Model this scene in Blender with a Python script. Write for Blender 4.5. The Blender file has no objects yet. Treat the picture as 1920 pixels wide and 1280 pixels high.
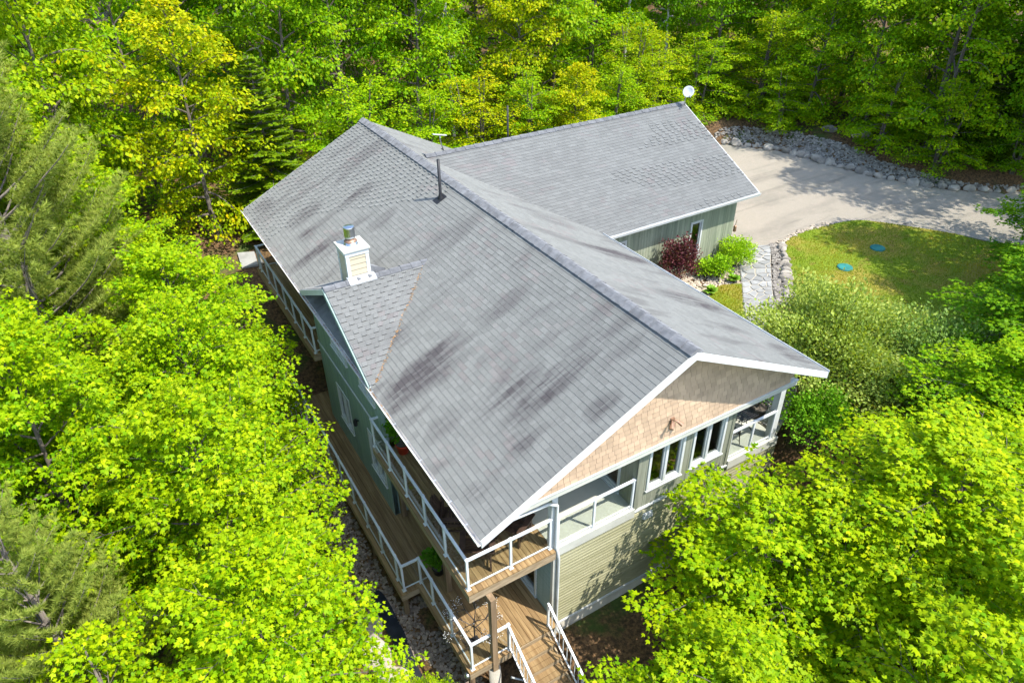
import bpy, bmesh, math, random
import numpy as np
from mathutils import Vector, Matrix

# ------------------------------------------------------------------ camera, world, sun, exposure
scn = bpy.context.scene
COL = scn.collection
R = math.radians
cd = bpy.data.cameras.new("camera"); cam = bpy.data.objects.new("camera", cd); COL.objects.link(cam)
CAM = Vector((-9.637, -8.583, 14.265))
_p, _r, _h = R(34.217), R(-0.723), R(30.701)
fw = Vector((math.sin(_h)*math.cos(_p), math.cos(_h)*math.cos(_p), -math.sin(_p)))
rt = Vector((math.cos(_h), -math.sin(_h), 0)); up = rt.cross(fw)
r2 = rt*math.cos(_r) + up*math.sin(_r); u2 = -rt*math.sin(_r) + up*math.cos(_r)
m4 = Matrix((r2, u2, -fw)).transposed().to_4x4(); m4.translation = CAM
cam.matrix_world = m4
cd.sensor_width = 36; cd.lens = 1333.924/1920*36; cd.clip_start = .1; cd.clip_end = 3000
scn.camera = cam
SUN = Vector((.62, -1.0, 1.8)).normalized()
w = bpy.data.worlds.new("World"); scn.world = w; w.use_nodes = True
nt = w.node_tree; bg = nt.nodes["Background"]
sky = nt.nodes.new("ShaderNodeTexSky"); sky.sky_type = 'NISHITA'; sky.sun_disc = False
sky.sun_elevation = math.asin(SUN.z); sky.sun_rotation = math.atan2(SUN.x, SUN.y)
nt.links.new(sky.outputs[0], bg.inputs[0]); bg.inputs[1].default_value = .15
sd = bpy.data.lights.new("sun", 'SUN'); sd.energy = 2.5; sd.angle = R(.55); sd.color = (1, .95, .86)
so = bpy.data.objects.new("sun", sd); COL.objects.link(so)
so.rotation_euler = SUN.to_track_quat('Z', 'Y').to_euler(); so.location = (20, -30, 50)
vs = scn.view_settings; vs.view_transform = 'Standard'; vs.look = 'None'; vs.exposure = 1.76; vs.gamma = 1
vs.use_curve_mapping = False
random.seed(7); rng = np.random.default_rng(7)

# ------------------------------------------------------------------ materials
def new_mat(name):
    m = bpy.data.materials.new(name); m.use_nodes = True
    m.node_tree.nodes.clear(); return m, m.node_tree
def nd(t, typ, **kw):
    n = t.nodes.new(typ)
    for k, v in kw.items(): setattr(n, k, v)
    return n
def val(t, sock, v):
    if isinstance(v, bpy.types.NodeSocket): t.links.new(v, sock)
    else: sock.default_value = v
def math_n(t, op, a, b=0.0, clamp=False):
    n = nd(t, "ShaderNodeMath", operation=op, use_clamp=clamp); val(t, n.inputs[0], a); val(t, n.inputs[1], b); return n.outputs[0]
def mix_c(t, f, a, b, mode='MIX'):
    n = nd(t, "ShaderNodeMix", data_type='RGBA', blend_type=mode); val(t, n.inputs[0], f); val(t, n.inputs[6], a); val(t, n.inputs[7], b); return n.outputs[2]
def noise(t, vec, scale, detail=4, rough=.55):
    n = nd(t, "ShaderNodeTexNoise"); n.inputs["Scale"].default_value = scale; n.inputs["Detail"].default_value = detail
    n.inputs["Roughness"].default_value = rough
    if vec is not None: t.links.new(vec, n.inputs["Vector"])
    return n.outputs[0]
def ramp(t, f, lo, hi):
    n = nd(t, "ShaderNodeMapRange"); n.interpolation_type = 'SMOOTHSTEP'; val(t, n.inputs[0], f); n.inputs[1].default_value = lo; n.inputs[2].default_value = hi; return n.outputs[0]
def wpos(t, sc=(1, 1, 1), rot=(0, 0, 0)):
    g = nd(t, "ShaderNodeNewGeometry"); mp = nd(t, "ShaderNodeMapping"); mp.inputs["Scale"].default_value = sc; mp.inputs["Rotation"].default_value = rot
    t.links.new(g.outputs["Position"], mp.inputs[0]); return mp.outputs[0]
def rnd(t):
    g = nd(t, "ShaderNodeNewGeometry"); o = nd(t, "ShaderNodeObjectInfo")
    return math_n(t, 'FRACT', math_n(t, 'ADD', g.outputs["Random Per Island"], o.outputs["Random"]))
def finish(t, color, rough=.7, bump=None, bstr=.3, bdist=.02, spec=.3, metal=0.0):
    b = nd(t, "ShaderNodeBsdfPrincipled"); o = nd(t, "ShaderNodeOutputMaterial")
    val(t, b.inputs["Base Color"], color); val(t, b.inputs["Roughness"], rough); b.inputs["Metallic"].default_value = metal
    b.inputs["Specular IOR Level"].default_value = spec
    if 'Diffuse Roughness' in b.inputs: b.inputs['Diffuse Roughness'].default_value = .9 if rough > .8 else 0
    if bump is not None:
        bn = nd(t, "ShaderNodeBump"); bn.inputs["Strength"].default_value = bstr; bn.inputs["Distance"].default_value = bdist
        t.links.new(bump, bn.inputs["Height"]); t.links.new(bn.outputs[0], b.inputs["Normal"])
    t.links.new(b.outputs[0], o.inputs[0]); return b
def c4(c, k=1.0): return (c[0]*k, c[1]*k, c[2]*k, 1)
def simple(name, c, rough=.6, var=.12, scale=3.0, piece=.0, spec=.3, metal=0.0, sc=(1, 1, 1), bstr=.15, dark=None):
    m, t = new_mat(name); p = wpos(t, sc)
    n = noise(t, p, scale); f = ramp(t, n, .3, .7)
    col = mix_c(t, f, c4(c, 1-var), c4(c, 1+var))
    if dark: col = mix_c(t, ramp(t, noise(t, wpos(t, sc), scale*.35, 5, .65), .55, .72), col, c4(dark))
    if piece:
        k = math_n(t, 'ADD', math_n(t, 'MULTIPLY', rnd(t), 2*piece), 1-piece)
        cb = nd(t, "ShaderNodeCombineColor"); [val(t, cb.inputs[i], k) for i in range(3)]
        col = mix_c(t, 1.0, col, cb.outputs[0], 'MULTIPLY')
    finish(t, col, rough, noise(t, p, scale*6, 3), bstr, .01, spec, metal); return m

M = {}
STAINS = [(-4.49, -3.27, 15.7, .45, .6), (-4.5, -3.9, 14.46, .3, .5), (-2.73, -1.73, 12.1, .3, .45), (-2.65, -.25, 8.93, .42, .4), (-5.2, -3.0, 4.92, .5, .85), (-2.41, -1.09, 5.08, .3, .5),
          (-3.51, -1.45, 1.9, .33, .85), (-3.84, -2.3, 2.62, .28, .7), (-3.06, -2.33, 7.05, .25, .4), (-2.35, -1.63, .54, .2, .6), (-4.44, -3.73, 6.68, .3, .5), (-5.06, -4.36, 18.4, .3, .6),
          (-2.78, -1.65, 14.44, .3, .35), (-3.89, -3.23, 1.25, .25, .4), (-5.14, -4.68, 1.0, .22, .5), (-5.0, -4.2, 3.11, .3, .4), (-5.2, -4.1, 10.2, .3, .4), (-4.9, -3.6, 13.2, .3, .45),
          (2.4, 4.7, 7.1, .5, .75), (2.4, 4.6, 3.75, .45, .75), (2.5, 3.9, 1.95, .25, .6), (3.9, 5.0, .7, .6, .7), (2.0, 3.6, 9.6, .5, .45)]
def shingle_mat(name, base, stain=1.0):
    m, t = new_mat(name); r = rnd(t)
    gr = noise(t, wpos(t), 55, 2)
    k = math_n(t, 'ADD', math_n(t, 'MULTIPLY', r, .18), .91)
    k = math_n(t, 'MULTIPLY', k, math_n(t, 'ADD', math_n(t, 'MULTIPLY', gr, .4), .8))
    cb = nd(t, "ShaderNodeCombineColor"); [val(t, cb.inputs[i], k) for i in range(3)]
    # a few rosy shingles, cool ones elsewhere
    r2_ = math_n(t, 'FRACT', math_n(t, 'MULTIPLY', r, 7.31))
    pinkn = ramp(t, noise(t, wpos(t), .55, 3), .5, .62)
    col = mix_c(t, math_n(t, 'MULTIPLY', math_n(t, 'MULTIPLY', ramp(t, r2_, .66, .8), pinkn), .5), c4(base), (base[0]*1.06, base[1]*.9, base[2]*.92, 1))
    col = mix_c(t, 1.0, col, cb.outputs[0], 'MULTIPLY')
    # weathering streaks that run down the slope, each in its own place
    g = nd(t, "ShaderNodeNewGeometry"); sx = nd(t, "ShaderNodeSeparateXYZ"); t.links.new(g.outputs["Position"], sx.inputs[0])
    wob = math_n(t, 'MULTIPLY', math_n(t, 'SUBTRACT', noise(t, wpos(t), 1.6, 3), .5), .5)
    yy_ = math_n(t, 'ADD', sx.outputs[1], wob); tot = None
    for (x0_, x1_, yc_, w_, k_) in STAINS:
        m_ = (x0_+x1_)/2; h_ = (x1_-x0_)/2
        ex = math_n(t, 'POWER', math_n(t, 'DIVIDE', math_n(t, 'ABSOLUTE', math_n(t, 'SUBTRACT', sx.outputs[0], m_)), h_*1.4), 2.0)
        ey = math_n(t, 'POWER', math_n(t, 'DIVIDE', math_n(t, 'ABSOLUTE', math_n(t, 'SUBTRACT', yy_, yc_)), w_*1.45), 2.0)
        v_ = math_n(t, 'MULTIPLY', math_n(t, 'SUBTRACT', 1.0, math_n(t, 'ADD', ex, ey), True), k_)
        tot = v_ if tot is None else math_n(t, 'MAXIMUM', tot, v_)
    s2 = noise(t, wpos(t, (.5, 5.0, .5)), 1.0, 4, .6)
    gen = math_n(t, 'MULTIPLY', ramp(t, noise(t, wpos(t, (.3, 1.2, .3)), 1.0, 4, .6), .52, .66), .34)
    st = math_n(t, 'ADD', math_n(t, 'MULTIPLY', tot, ramp(t, s2, .28, .60)), gen)
    st = math_n(t, 'MULTIPLY', st, math_n(t, 'ADD', math_n(t, 'MULTIPLY', r, .5), .6))
    st = math_n(t, 'MULTIPLY', st, stain*1.45, True)
    col = mix_c(t, st, col, (.062, .056, .056, 1))
    finish(t, col, .85, gr, .5, .006, .25); return m
M['shingle'] = shingle_mat('asphalt_shingle', (.155, .158, .146))
M['shingle_g'] = shingle_mat('asphalt_shingle_wing', (.168, .170, .160), .3)
M['butt'] = simple('shingle_edge', (.045, .046, .048), .9, .2, 9)
M['cap'] = simple('ridge_cap', (.15, .153, .158), .85, .2, 6, .12)
M['deckroof'] = simple('roof_underlay', (.05, .05, .05), .9)
M['white'] = simple('white_trim', (.49, .505, .495), .5, .07, 2, dark=(.40, .41, .38))
M['offwhite'] = simple('cream_trim', (.43, .43, .38), .5, .07, 2)
M['soffit'] = simple('soffit', (.62, .64, .6), .6, .05, 2)
M['gutter'] = simple('gutter_paint', (.62, .59, .54), .45, .12, 1.5, dark=(.38, .35, .3))
M['railw'] = simple('white_aluminium', (.55, .575, .58), .4, .08, 2)
def board_mat(name, a, b, sc, piece=.12, rough=.75):
    m, t = new_mat(name)
    n1 = noise(t, wpos(t, sc), 1.0, 6, .6); n2 = noise(t, wpos(t, tuple(v*5 for v in sc)), 1.0, 3)
    col = mix_c(t, ramp(t, n1, .35, .68), c4(a), c4(b))
    k = math_n(t, 'ADD', math_n(t, 'MULTIPLY', rnd(t), 2*piece), 1-piece)
    cb = nd(t, "ShaderNodeCombineColor"); [val(t, cb.inputs[i], k) for i in range(3)]
    col = mix_c(t, 1.0, col, cb.outputs[0], 'MULTIPLY')
    col = mix_c(t, math_n(t, 'MULTIPLY', n2, .35), col, c4(a, .55))
    finish(t, col, rough, n2, .35, .008); return m
M['side_v'] = board_mat('green_grey_siding', (.185, .195, .145), (.27, .275, .21), (9, 9, .6))
M['side_g'] = board_mat('sage_siding', (.205, .235, .165), (.315, .335, .245), (9, 9, .5), .16)
M['side_h'] = board_mat('olive_clapboard', (.27, .26, .15), (.345, .33, .205), (.6, .6, 5), .07)
M['side_b'] = board_mat('blue_green_siding', (.235, .315, .285), (.29, .37, .335), (7, 7, .6), .06)
M['shake'] = simple('salmon_shake', (.375, .270, .182), .8, .10, 2, .13)
M['shakeback'] = simple('shake_joint', (.30, .19, .12), .9)
M['wood'] = board_mat('deck_wood', (.20, .122, .052), (.34, .232, .110), (14, .7, 3), .16, .7)
M['woodx'] = board_mat('deck_rim_wood', (.23, .17, .10), (.40, .31, .20), (2, .7, 14), .1, .75)
M['postwood'] = board_mat('post_wood', (.17, .115, .065), (.30, .21, .125), (9, 9, .6), .1)
M['concrete'] = simple('painted_concrete', (.42, .42, .36), .75, .06, 2, bstr=.05)
M['foundation'] = simple('foundation', (.36, .335, .28), .9, .12, 2)
M['dark'] = simple('dark_metal', (.018, .018, .02), .5, .2, 5)
M['chairwood'] = simple('dark_brown_wood', (.055, .032, .022), .55, .3, 6, .2)
M['chimney'] = simple('cream_clapboard', (.42, .365, .26), .7, .05, 2, .03)
M['steel'] = simple('galvanised_steel', (.6, .6, .6), .28, .1, 4, metal=1.0)
M['copper'] = simple('rusty_collar', (.36, .22, .15), .5, .3, 8, metal=.6)
M['flash'] = simple('flashing', (.36, .375, .38), .45, .06, 3)
M['room'] = simple('room_wall', (.16, .13, .10), .9)
M['roomfloor'] = simple('room_floor', (.34, .2, .09), .6)
M['redpot'] = simple('red_plastic', (.50, .045, .02), .45)
M['blackpot'] = simple('black_plastic', (.02, .02, .02), .5)
M['lid'] = simple('green_plastic_lid', (.025, .17, .15), .6, .2, 4, dark=(.04, .21, .20))
M['grey_plastic'] = simple('pale_plastic', (.44, .46, .46), .4, .03)
M['fabric'] = simple('landscape_fabric', (.012, .016, .024), .6, .3, 3)
M['bulb'] = simple('white_bead', (.85, .85, .82), .4, .02)
M['leafdirt'] = simple('leaf_litter', (.33, .19, .08), .9, .4, 9, .3)
def glass_mat(name, tint, rr=.02, k=1.0):
    m, t = new_mat(name)
    tr = nd(t, "ShaderNodeBsdfTransparent"); tr.inputs[0].default_value = c4(tint)
    gl = nd(t, "ShaderNodeBsdfGlossy"); gl.inputs[1].default_value = rr
    lw = nd(t, "ShaderNodeLayerWeight"); lw.inputs[0].default_value = .5
    fr = math_n(t, 'ADD', math_n(t, 'MULTIPLY', math_n(t, 'POWER', lw.outputs["Facing"], 5.0), .8), .035)
    mx = nd(t, "ShaderNodeMixShader"); t.links.new(math_n(t, 'MULTIPLY', fr, k, True), mx.inputs[0])
    t.links.new(tr.outputs[0], mx.inputs[1]); t.links.new(gl.outputs[0], mx.inputs[2])
    o = nd(t, "ShaderNodeOutputMaterial"); t.links.new(mx.outputs[0], o.inputs[0]); return m
M['glass'] = glass_mat('rail_glass', (.955, .975, .96), .02, 1.2)
M['pane'] = glass_mat('window_glass', (.72, .75, .73), .015, 1.6)
def leaf_mat(name, dark, light, young, trans=.42, rough=.55, spec=.12):
    m, t = new_mat(name); r = rnd(t)
    g = nd(t, "ShaderNodeNewGeometry")
    col = mix_c(t, ramp(t, r, .0, 1.0), c4(dark), c4(light))
    at = nd(t, "ShaderNodeAttribute"); at.attribute_name = 'young'
    col = mix_c(t, at.outputs["Fac"], col, c4(young))
    oi = nd(t, "ShaderNodeObjectInfo")
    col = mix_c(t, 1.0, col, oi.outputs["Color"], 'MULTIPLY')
    col = mix_c(t, math_n(t, 'MULTIPLY', g.outputs["Backfacing"], .25), col, mix_c(t, .5, col, (.2, .28, .05, 1)))
    b = nd(t, "ShaderNodeBsdfPrincipled"); t.links.new(col, b.inputs["Base Color"]); b.inputs["Roughness"].default_value = rough; b.inputs["Specular IOR Level"].default_value = spec
    tl = nd(t, "ShaderNodeBsdfTranslucent"); t.links.new(mix_c(t, 1.0, col, (1.45, 1.35, .3, 1), 'MULTIPLY'), tl.inputs[0])
    mx = nd(t, "ShaderNodeMixShader"); mx.inputs[0].default_value = trans
    t.links.new(b.outputs[0], mx.inputs[1]); t.links.new(tl.outputs[0], mx.inputs[2])
    o = nd(t, "ShaderNodeOutputMaterial"); t.links.new(mx.outputs[0], o.inputs[0]); return m
M['maple'] = leaf_mat('maple_leaf', (.120, .280, .001), (.330, .455, .002), (.50, .51, .004))
M['mid'] = leaf_mat('broad_leaf', (.110, .270, .001), (.245, .395, .001), (.46, .44, .002))
M['pine'] = leaf_mat('pine_needle', (.165, .240, .035), (.285, .350, .06), (.42, .44, .09), .35)
M['spruce'] = leaf_mat('spruce_needle', (.06, .14, .003), (.12, .21, .004), (.26, .32, .006), .2)
M['willow'] = leaf_mat('willow_leaf', (.15, .255, .030), (.30, .39, .07), (.46, .50, .12), .35)
M['purple'] = leaf_mat('purple_leaf', (.045, .010, .018), (.10, .028, .035), (.17, .05, .05), .25)
M['lime'] = leaf_mat('lime_leaf', (.17, .36, .008), (.30, .50, .010), (.45, .58, .02), .35)
M['hosta'] = leaf_mat('hosta_leaf', (.11, .29, .02), (.2, .42, .03), (.5, .55, .12), .3)
M['grass'] = leaf_mat('grass_blade', (.115, .20, .006), (.235, .315, .008), (.36, .31, .02), .3)
M['bark'] = simple('grey_bark', (.125, .105, .085), .95, .35, 5, sc=(3, 3, .6), bstr=.6)
M['birch'] = simple('birch_bark', (.50, .48, .43), .85, .15, 4, sc=(.5, .5, 3), dark=(.08, .07, .06))
M['pinebark'] = simple('pine_bark', (.17, .145, .125), .95, .3, 5, sc=(3, 3, .6), bstr=.6)
M['rock'] = simple('field_stone', (.33, .295, .245), .92, .28, 2.2, .3, bstr=.6, dark=(.15, .14, .12))
M['slate'] = simple('grey_gravel', (.265, .240, .205), .92, .3, 7, .42, bstr=.6)
M['pebble'] = simple('river_pebble', (.45, .38, .29), .88, .15, 7, .3)
M['riverstone'] = simple('brown_river_stone', (.25, .205, .165), .9, .25, 6, .4)
M['flag'] = simple('grey_flagstone', (.29, .29, .275), .85, .15, 2.5, .2, bstr=.3, dark=(.24, .22, .19))
M['mortar'] = simple('pale_mortar', (.42, .38, .30), .95, .1, 8)

# ------------------------------------------------------------------ helpers
def tag(o, label=None, cat=None, group=None, kind=None):
    if label: o["label"] = label
    if cat: o["category"] = cat
    if group: o["group"] = group
    if kind: o["kind"] = kind
    return o
def thing(name, label, cat, loc=(0, 0, 0), rz=0, group=None):
    o = bpy.data.objects.new(name, None); COL.objects.link(o); o.location = loc; o.rotation_euler = (0, 0, rz)
    o.empty_display_size = .2
    return tag(o, label, cat, group)
def attach(o, parent, world=False):
    if parent is not None:
        o.parent = parent
        if world and parent.type == 'EMPTY':
            o.matrix_parent_inverse = Matrix.Translation(parent.location).inverted()
    return o
class MB:
    def __init__(s): s.v = []; s.f = []; s.mi = []
    def poly(s, pts, mi=0):
        i = len(s.v); s.v += [tuple(p) for p in pts]; s.f.append(tuple(range(i, i+len(pts)))); s.mi.append(mi); return s
    def hexa(s, p, mi=0):            # 8 corners: bottom 4 (ccw), top 4
        i = len(s.v); s.v += [tuple(q) for q in p]
        for a in ((3, 2, 1, 0), (4, 5, 6, 7), (0, 1, 5, 4), (1, 2, 6, 5), (2, 3, 7, 6), (3, 0, 4, 7)):
            s.f.append(tuple(i+k for k in a)); s.mi.append(mi)
        return s
    def box(s, x0, x1, y0, y1, z0, z1, mi=0):
        return s.hexa([(x0, y0, z0), (x1, y0, z0), (x1, y1, z0), (x0, y1, z0), (x0, y0, z1), (x1, y0, z1), (x1, y1, z1), (x0, y1, z1)], mi)
    def bar(s, a, b, w, h, mi=0, upv=(0, 0, 1)):      # rectangular bar, centred on a-b
        a, b = Vector(a), Vector(b); d = (b-a).normalized(); u = Vector(upv)
        x = d.cross(u); x = (x.normalized() if x.length > 1e-4 else Vector((1, 0, 0))); z = x.cross(d)
        x *= w/2; z *= h/2
        return s.hexa([a-x-z, a+x-z, b+x-z, b-x-z, a-x+z, a+x+z, b+x+z, b-x+z], mi)
    def tube(s, pts, rad, n=8, mi=0, cap=True):
        pts = [Vector(p) for p in pts]; rad = rad if hasattr(rad, '__len__') else [rad]*len(pts)
        i0 = len(s.v); ref = Vector((0.31, 0.17, 1)).normalized()
        for k, p in enumerate(pts):
            d = (pts[min(k+1, len(pts)-1)]-pts[max(k-1, 0)]).normalized()
            x = d.cross(ref); x = x.normalized() if x.length > 1e-3 else Vector((1, 0, 0)); y = d.cross(x)
            for j in range(n):
                a = 2*math.pi*j/n; s.v.append(tuple(p + (x*math.cos(a)+y*math.sin(a))*rad[k]))
        for k in range(len(pts)-1):
            for j in range(n):
                s.f.append((i0+k*n+j, i0+k*n+(j+1) % n, i0+(k+1)*n+(j+1) % n, i0+(k+1)*n+j)); s.mi.append(mi)
        if cap:
            s.f.append(tuple(i0+j for j in reversed(range(n)))); s.mi.append(mi)
            s.f.append(tuple(i0+(len(pts)-1)*n+j for j in range(n))); s.mi.append(mi)
        return s
    def lathe(s, prof, c=(0, 0, 0), n=20, mi=0):
        i0 = len(s.v)
        for r_, z in prof:
            for j in range(n):
                a = 2*math.pi*j/n; s.v.append((c[0]+r_*math.cos(a), c[1]+r_*math.sin(a), c[2]+z))
        for k in range(len(prof)-1):
            for j in range(n):
                s.f.append((i0+k*n+j, i0+k*n+(j+1) % n, i0+(k+1)*n+(j+1) % n, i0+(k+1)*n+j)); s.mi.append(mi)
        return s
    def ext(s, pts, d, mi=0):        # polygon extruded by vector d
        a = [Vector(p) for p in pts]; b = [p+Vector(d) for p in a]; n = len(a)
        s.poly(b, mi); s.poly(a[::-1], mi)
        for k in range(n): s.poly([a[k], a[(k+1) % n], b[(k+1) % n], b[k]], mi)
        return s
    def mesh(s, name, mats, smooth=False):
        me = bpy.data.meshes.new(name); me.from_pydata(s.v, [], s.f)
        for m in (mats if isinstance(mats, (list, tuple)) else [mats]): me.materials.append(M[m] if isinstance(m, str) else m)
        if any(s.mi): me.polygons.foreach_set("material_index", s.mi)
        if smooth: me.polygons.foreach_set("use_smooth", [True]*len(me.polygons))
        me.update(); return me
    def build(s, name, mats, parent=None, smooth=False, world=True, bevel=0):
        o = bpy.data.objects.new(name, s.mesh(name, mats, smooth)); COL.objects.link(o)
        if bevel:
            b = o.modifiers.new("bevel", 'BEVEL'); b.width = bevel; b.segments = 1; b.limit_method = 'ANGLE'
        return attach(o, parent, world)
def inst(me, name, parent=None, loc=(0, 0, 0), rot=(0, 0, 0), scale=(1, 1, 1), world=True):
    o = bpy.data.objects.new(name, me); COL.objects.link(o); o.location = loc; o.rotation_euler = rot; o.scale = scale
    return attach(o, parent, world)
UB = {}
def ubox(mat):
    if mat not in UB: UB[mat] = MB().box(-.5, .5, -.5, .5, -.5, .5).mesh('board_'+mat, mat)
    return UB[mat]
def bbox(name, mat, parent, x0, x1, y0, y1, z0, z1):
    return inst(ubox(mat), name, parent, ((x0+x1)/2, (y0+y1)/2, (z0+z1)/2), (0, 0, 0), (x1-x0, y1-y0, z1-z0))
def np_mesh(name, V, F, mats, mi=None, attr=None, smooth=False):
    """V (n,3) floats, F (m,k) equal-size faces"""
    me = bpy.data.meshes.new(name); V = np.asarray(V, np.float32); F = np.asarray(F, np.int32); m, k = F.shape
    me.vertices.add(len(V)); me.vertices.foreach_set("co", V.ravel())
    me.loops.add(m*k); me.loops.foreach_set("vertex_index", F.ravel())
    me.polygons.add(m); me.polygons.foreach_set("loop_start", np.arange(0, m*k, k, dtype=np.int32))
    try: me.polygons.foreach_set("loop_total", np.full(m, k, np.int32))
    except Exception: pass
    for q in (mats if isinstance(mats, (list, tuple)) else [mats]): me.materials.append(M[q])
    if mi is not None: me.polygons.foreach_set("material_index", np.asarray(mi, np.int32))
    me.polygons.foreach_set("use_smooth", np.full(m, bool(smooth or attr is not None)))
    if attr is not None:
        a = me.attributes.new('young', 'FLOAT', 'POINT'); a.data.foreach_set("value", np.asarray(attr, np.float32))
    me.update(calc_edges=True); me.validate(); return me
def link(me, name, parent=None, world=True):
    o = bpy.data.objects.new(name, me); COL.objects.link(o); return attach(o, parent, world)
def sstep(a, b, x):
    t = np.clip((x-a)/(b-a), 0, 1); return t*t*(3-2*t)

# ------------------------------------------------------------------ terrain
EDGE_Y = [4.5, 6.2, 7.9, 9.65, 12.88, 15.9, 18.5, 20.8, 22.5, 24]
EDGE_X = [38, 33, 29.22, 27.18, 25.53, 25.1, 24.5, 22.75, 19.5, 12]
def height(x, y):
    x = np.asarray(x, float); y = np.asarray(y, float)
    zl = np.interp(y, [-40, -8, 4, 10, 14, 20, 26, 60], [-7, -4.6, -4.1, -3.75, -3.3, -1.6, -.3, .6])
    zl = zl - .07*np.clip(-6.5-x, 0, 20)*(1-sstep(18, 28, y))
    zh = -.12 + .05*np.clip(y-24, 0, 400) + .03*np.clip(x-40, 0, 300)
    zh = np.minimum(zh, 14)
    A = sstep(-2.0, 3.5, x)*sstep(.8, 3, y) + sstep(1.5, 8, x)*(1-sstep(.8, 3, y))
    A = np.maximum(A, sstep(17, 27, y))
    z = zl*(1-A)+zh*A
    d = x-np.interp(y, EDGE_Y, EDGE_X)
    z = z + np.where((y > 3) & (y < 24), 1.0*sstep(.0, 2.4, d)*sstep(3, 6, y), 0) + 1.0*sstep(24, 25, y)*sstep(10, 16, x)
    z = z + .55*sstep(-4.7, -3.0, x)*sstep(-9, -3, y)*(1-A)*(1-sstep(1.3, 3, y))
    wob = .06*np.sin(x*1.7+y*.6)*np.sin(y*1.3-x*.4)
    out = (1-sstep(-9, -6, x))+sstep(24, 27, y)+sstep(3, 6, d)
    return z + wob*np.clip(out, 0, 1)
def hgt(x, y): return float(height(x, y))
xs = np.concatenate([[-420, -250, -140, -80, -50, -36, -28], np.arange(-22, 38.1, .6), [42, 48, 56, 70, 100, 160, 280, 450]])
ys = np.concatenate([[-420, -200, -100, -60, -40, -28, -20], np.arange(-14, 34.1, .6), [38, 44, 52, 64, 90, 150, 280, 450]])
gx, gy = np.meshgrid(xs, ys); gz = height(gx, gy)
nx, ny = len(xs), len(ys); idx = np.arange(nx*ny).reshape(ny, nx)
gf = np.stack([idx[:-1, :-1], idx[:-1, 1:], idx[1:, 1:], idx[1:, :-1]], -1).reshape(-1, 4)
m, t = new_mat('forest_floor')
n1 = noise(t, wpos(t), .6, 6, .6); n2 = noise(t, wpos(t), 9, 5, .7)
col = mix_c(t, ramp(t, n2, .35, .7), (.055, .035, .018, 1), (.22, .125, .055, 1))
col = mix_c(t, ramp(t, n1, .52, .66), col, mix_c(t, n2, (.03, .06, .012, 1), (.08, .11, .02, 1)))
finish(t, col, .95, n2, .8, .05); M['forest_floor'] = m
ground = link(np_mesh('ground', np.stack([gx, gy, gz], -1).reshape(-1, 3), gf, 'forest_floor', smooth=True), 'ground'); tag(ground, kind='structure')

def smooth_closed(P, n=6, closed=True):
    P = [Vector(p) for p in P]; out = []; N = len(P)
    for i in range(N if closed else N-1):
        p0 = P[(i-1) % N] if closed or i else P[0]; p1 = P[i]; p2 = P[(i+1) % N]; p3 = P[(i+2) % N] if closed or i+2 < N else P[-1]
        for k in range(n):
            u = k/n
            out.append(.5*((2*p1)+(p2-p0)*u+(2*p0-5*p1+4*p2-p3)*u*u+(3*p1-p0-3*p2+p3)*u**3))
    if not closed: out.append(P[-1])
    return out
def flat_sheet(name, pts, z, mat, follow=0.0, side=.12):
    bm = bmesh.new(); vsx = [bm.verts.new((p[0], p[1], z)) for p in pts]; f = bm.faces.new(vsx)
    if f.normal.z < 0 or sum((pts[i][0]*pts[(i+1) % len(pts)][1]-pts[(i+1) % len(pts)][0]*pts[i][1]) for i in range(len(pts))) < 0: f.normal_flip()
    r = bmesh.ops.extrude_face_region(bm, geom=[f]); top = [e for e in r['geom'] if isinstance(e, bmesh.types.BMVert)]
    for v in vsx: v.co.z = z-side
    bmesh.ops.triangulate(bm, faces=[q for q in bm.faces if len(q.verts) > 4])
    bmesh.ops.recalc_face_normals(bm, faces=bm.faces[:])
    me = bpy.data.meshes.new(name); bm.to_mesh(me); bm.free(); me.materials.append(M[mat]); o = link(me, name); return tag(o, kind='structure')
m, t = new_mat('gravel_drive')
n1 = noise(t, wpos(t, (.22, .55, 1), (0, 0, R(28))), 1.1, 5, .6); n2 = noise(t, wpos(t), 34, 4, .75); n3 = noise(t, wpos(t), .32, 3)
col = mix_c(t, ramp(t, n2, .3, .72), (.250, .218, .170, 1), (.385, .342, .272, 1))
col = mix_c(t, math_n(t, 'MULTIPLY', ramp(t, n1, .48, .66), .55), col, (.20, .18, .145, 1))
col = mix_c(t, math_n(t, 'MULTIPLY', ramp(t, n3, .5, .7), .5), col, (.25, .235, .185, 1))
n4 = noise(t, wpos(t, (.12, 1.6, 1), (0, 0, R(-38))), 1.0, 5, .65); n5 = noise(t, wpos(t), 3.2, 5, .7)
col = mix_c(t, math_n(t, 'MULTIPLY', ramp(t, n4, .52, .68), .45), col, (.16, .145, .115, 1))
col = mix_c(t, math_n(t, 'MULTIPLY', ramp(t, n5, .5, .75), .4), col, (.40, .33, .27, 1))
finish(t, col, .95, n2, .7, .03); M['drive'] = m
drive = [(13.0, 10.35), (13.9, 10.5), (14.8, 9.98), (15.4, 9.85), (17.06, 10.2), (18.85, 10.05), (20.37, 9.6), (21.65, 8.0), (22.73, 6.35), (23.3, 5.0), (25.5, 2.6), (30, -.9), (45, -8),
         (50, -1), (37, 4.6), (32.6, 6.3), (29.3, 7.9), (27.25, 9.7), (25.6, 12.9), (25.15, 15.9), (24.5, 18.5), (22.75, 20.8), (19, 22.4), (12.9, 22.4)]
flat_sheet('driveway', drive, -.085, 'drive')
m, t = new_mat('lawn_turf')
n1 = noise(t, wpos(t), .45, 5, .6); n2 = noise(t, wpos(t), 26, 4, .75); n3 = noise(t, wpos(t), 1.7, 4, .6)
col = mix_c(t, ramp(t, n2, .3, .7), (.095, .150, .008, 1), (.215, .285, .012, 1))
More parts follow.
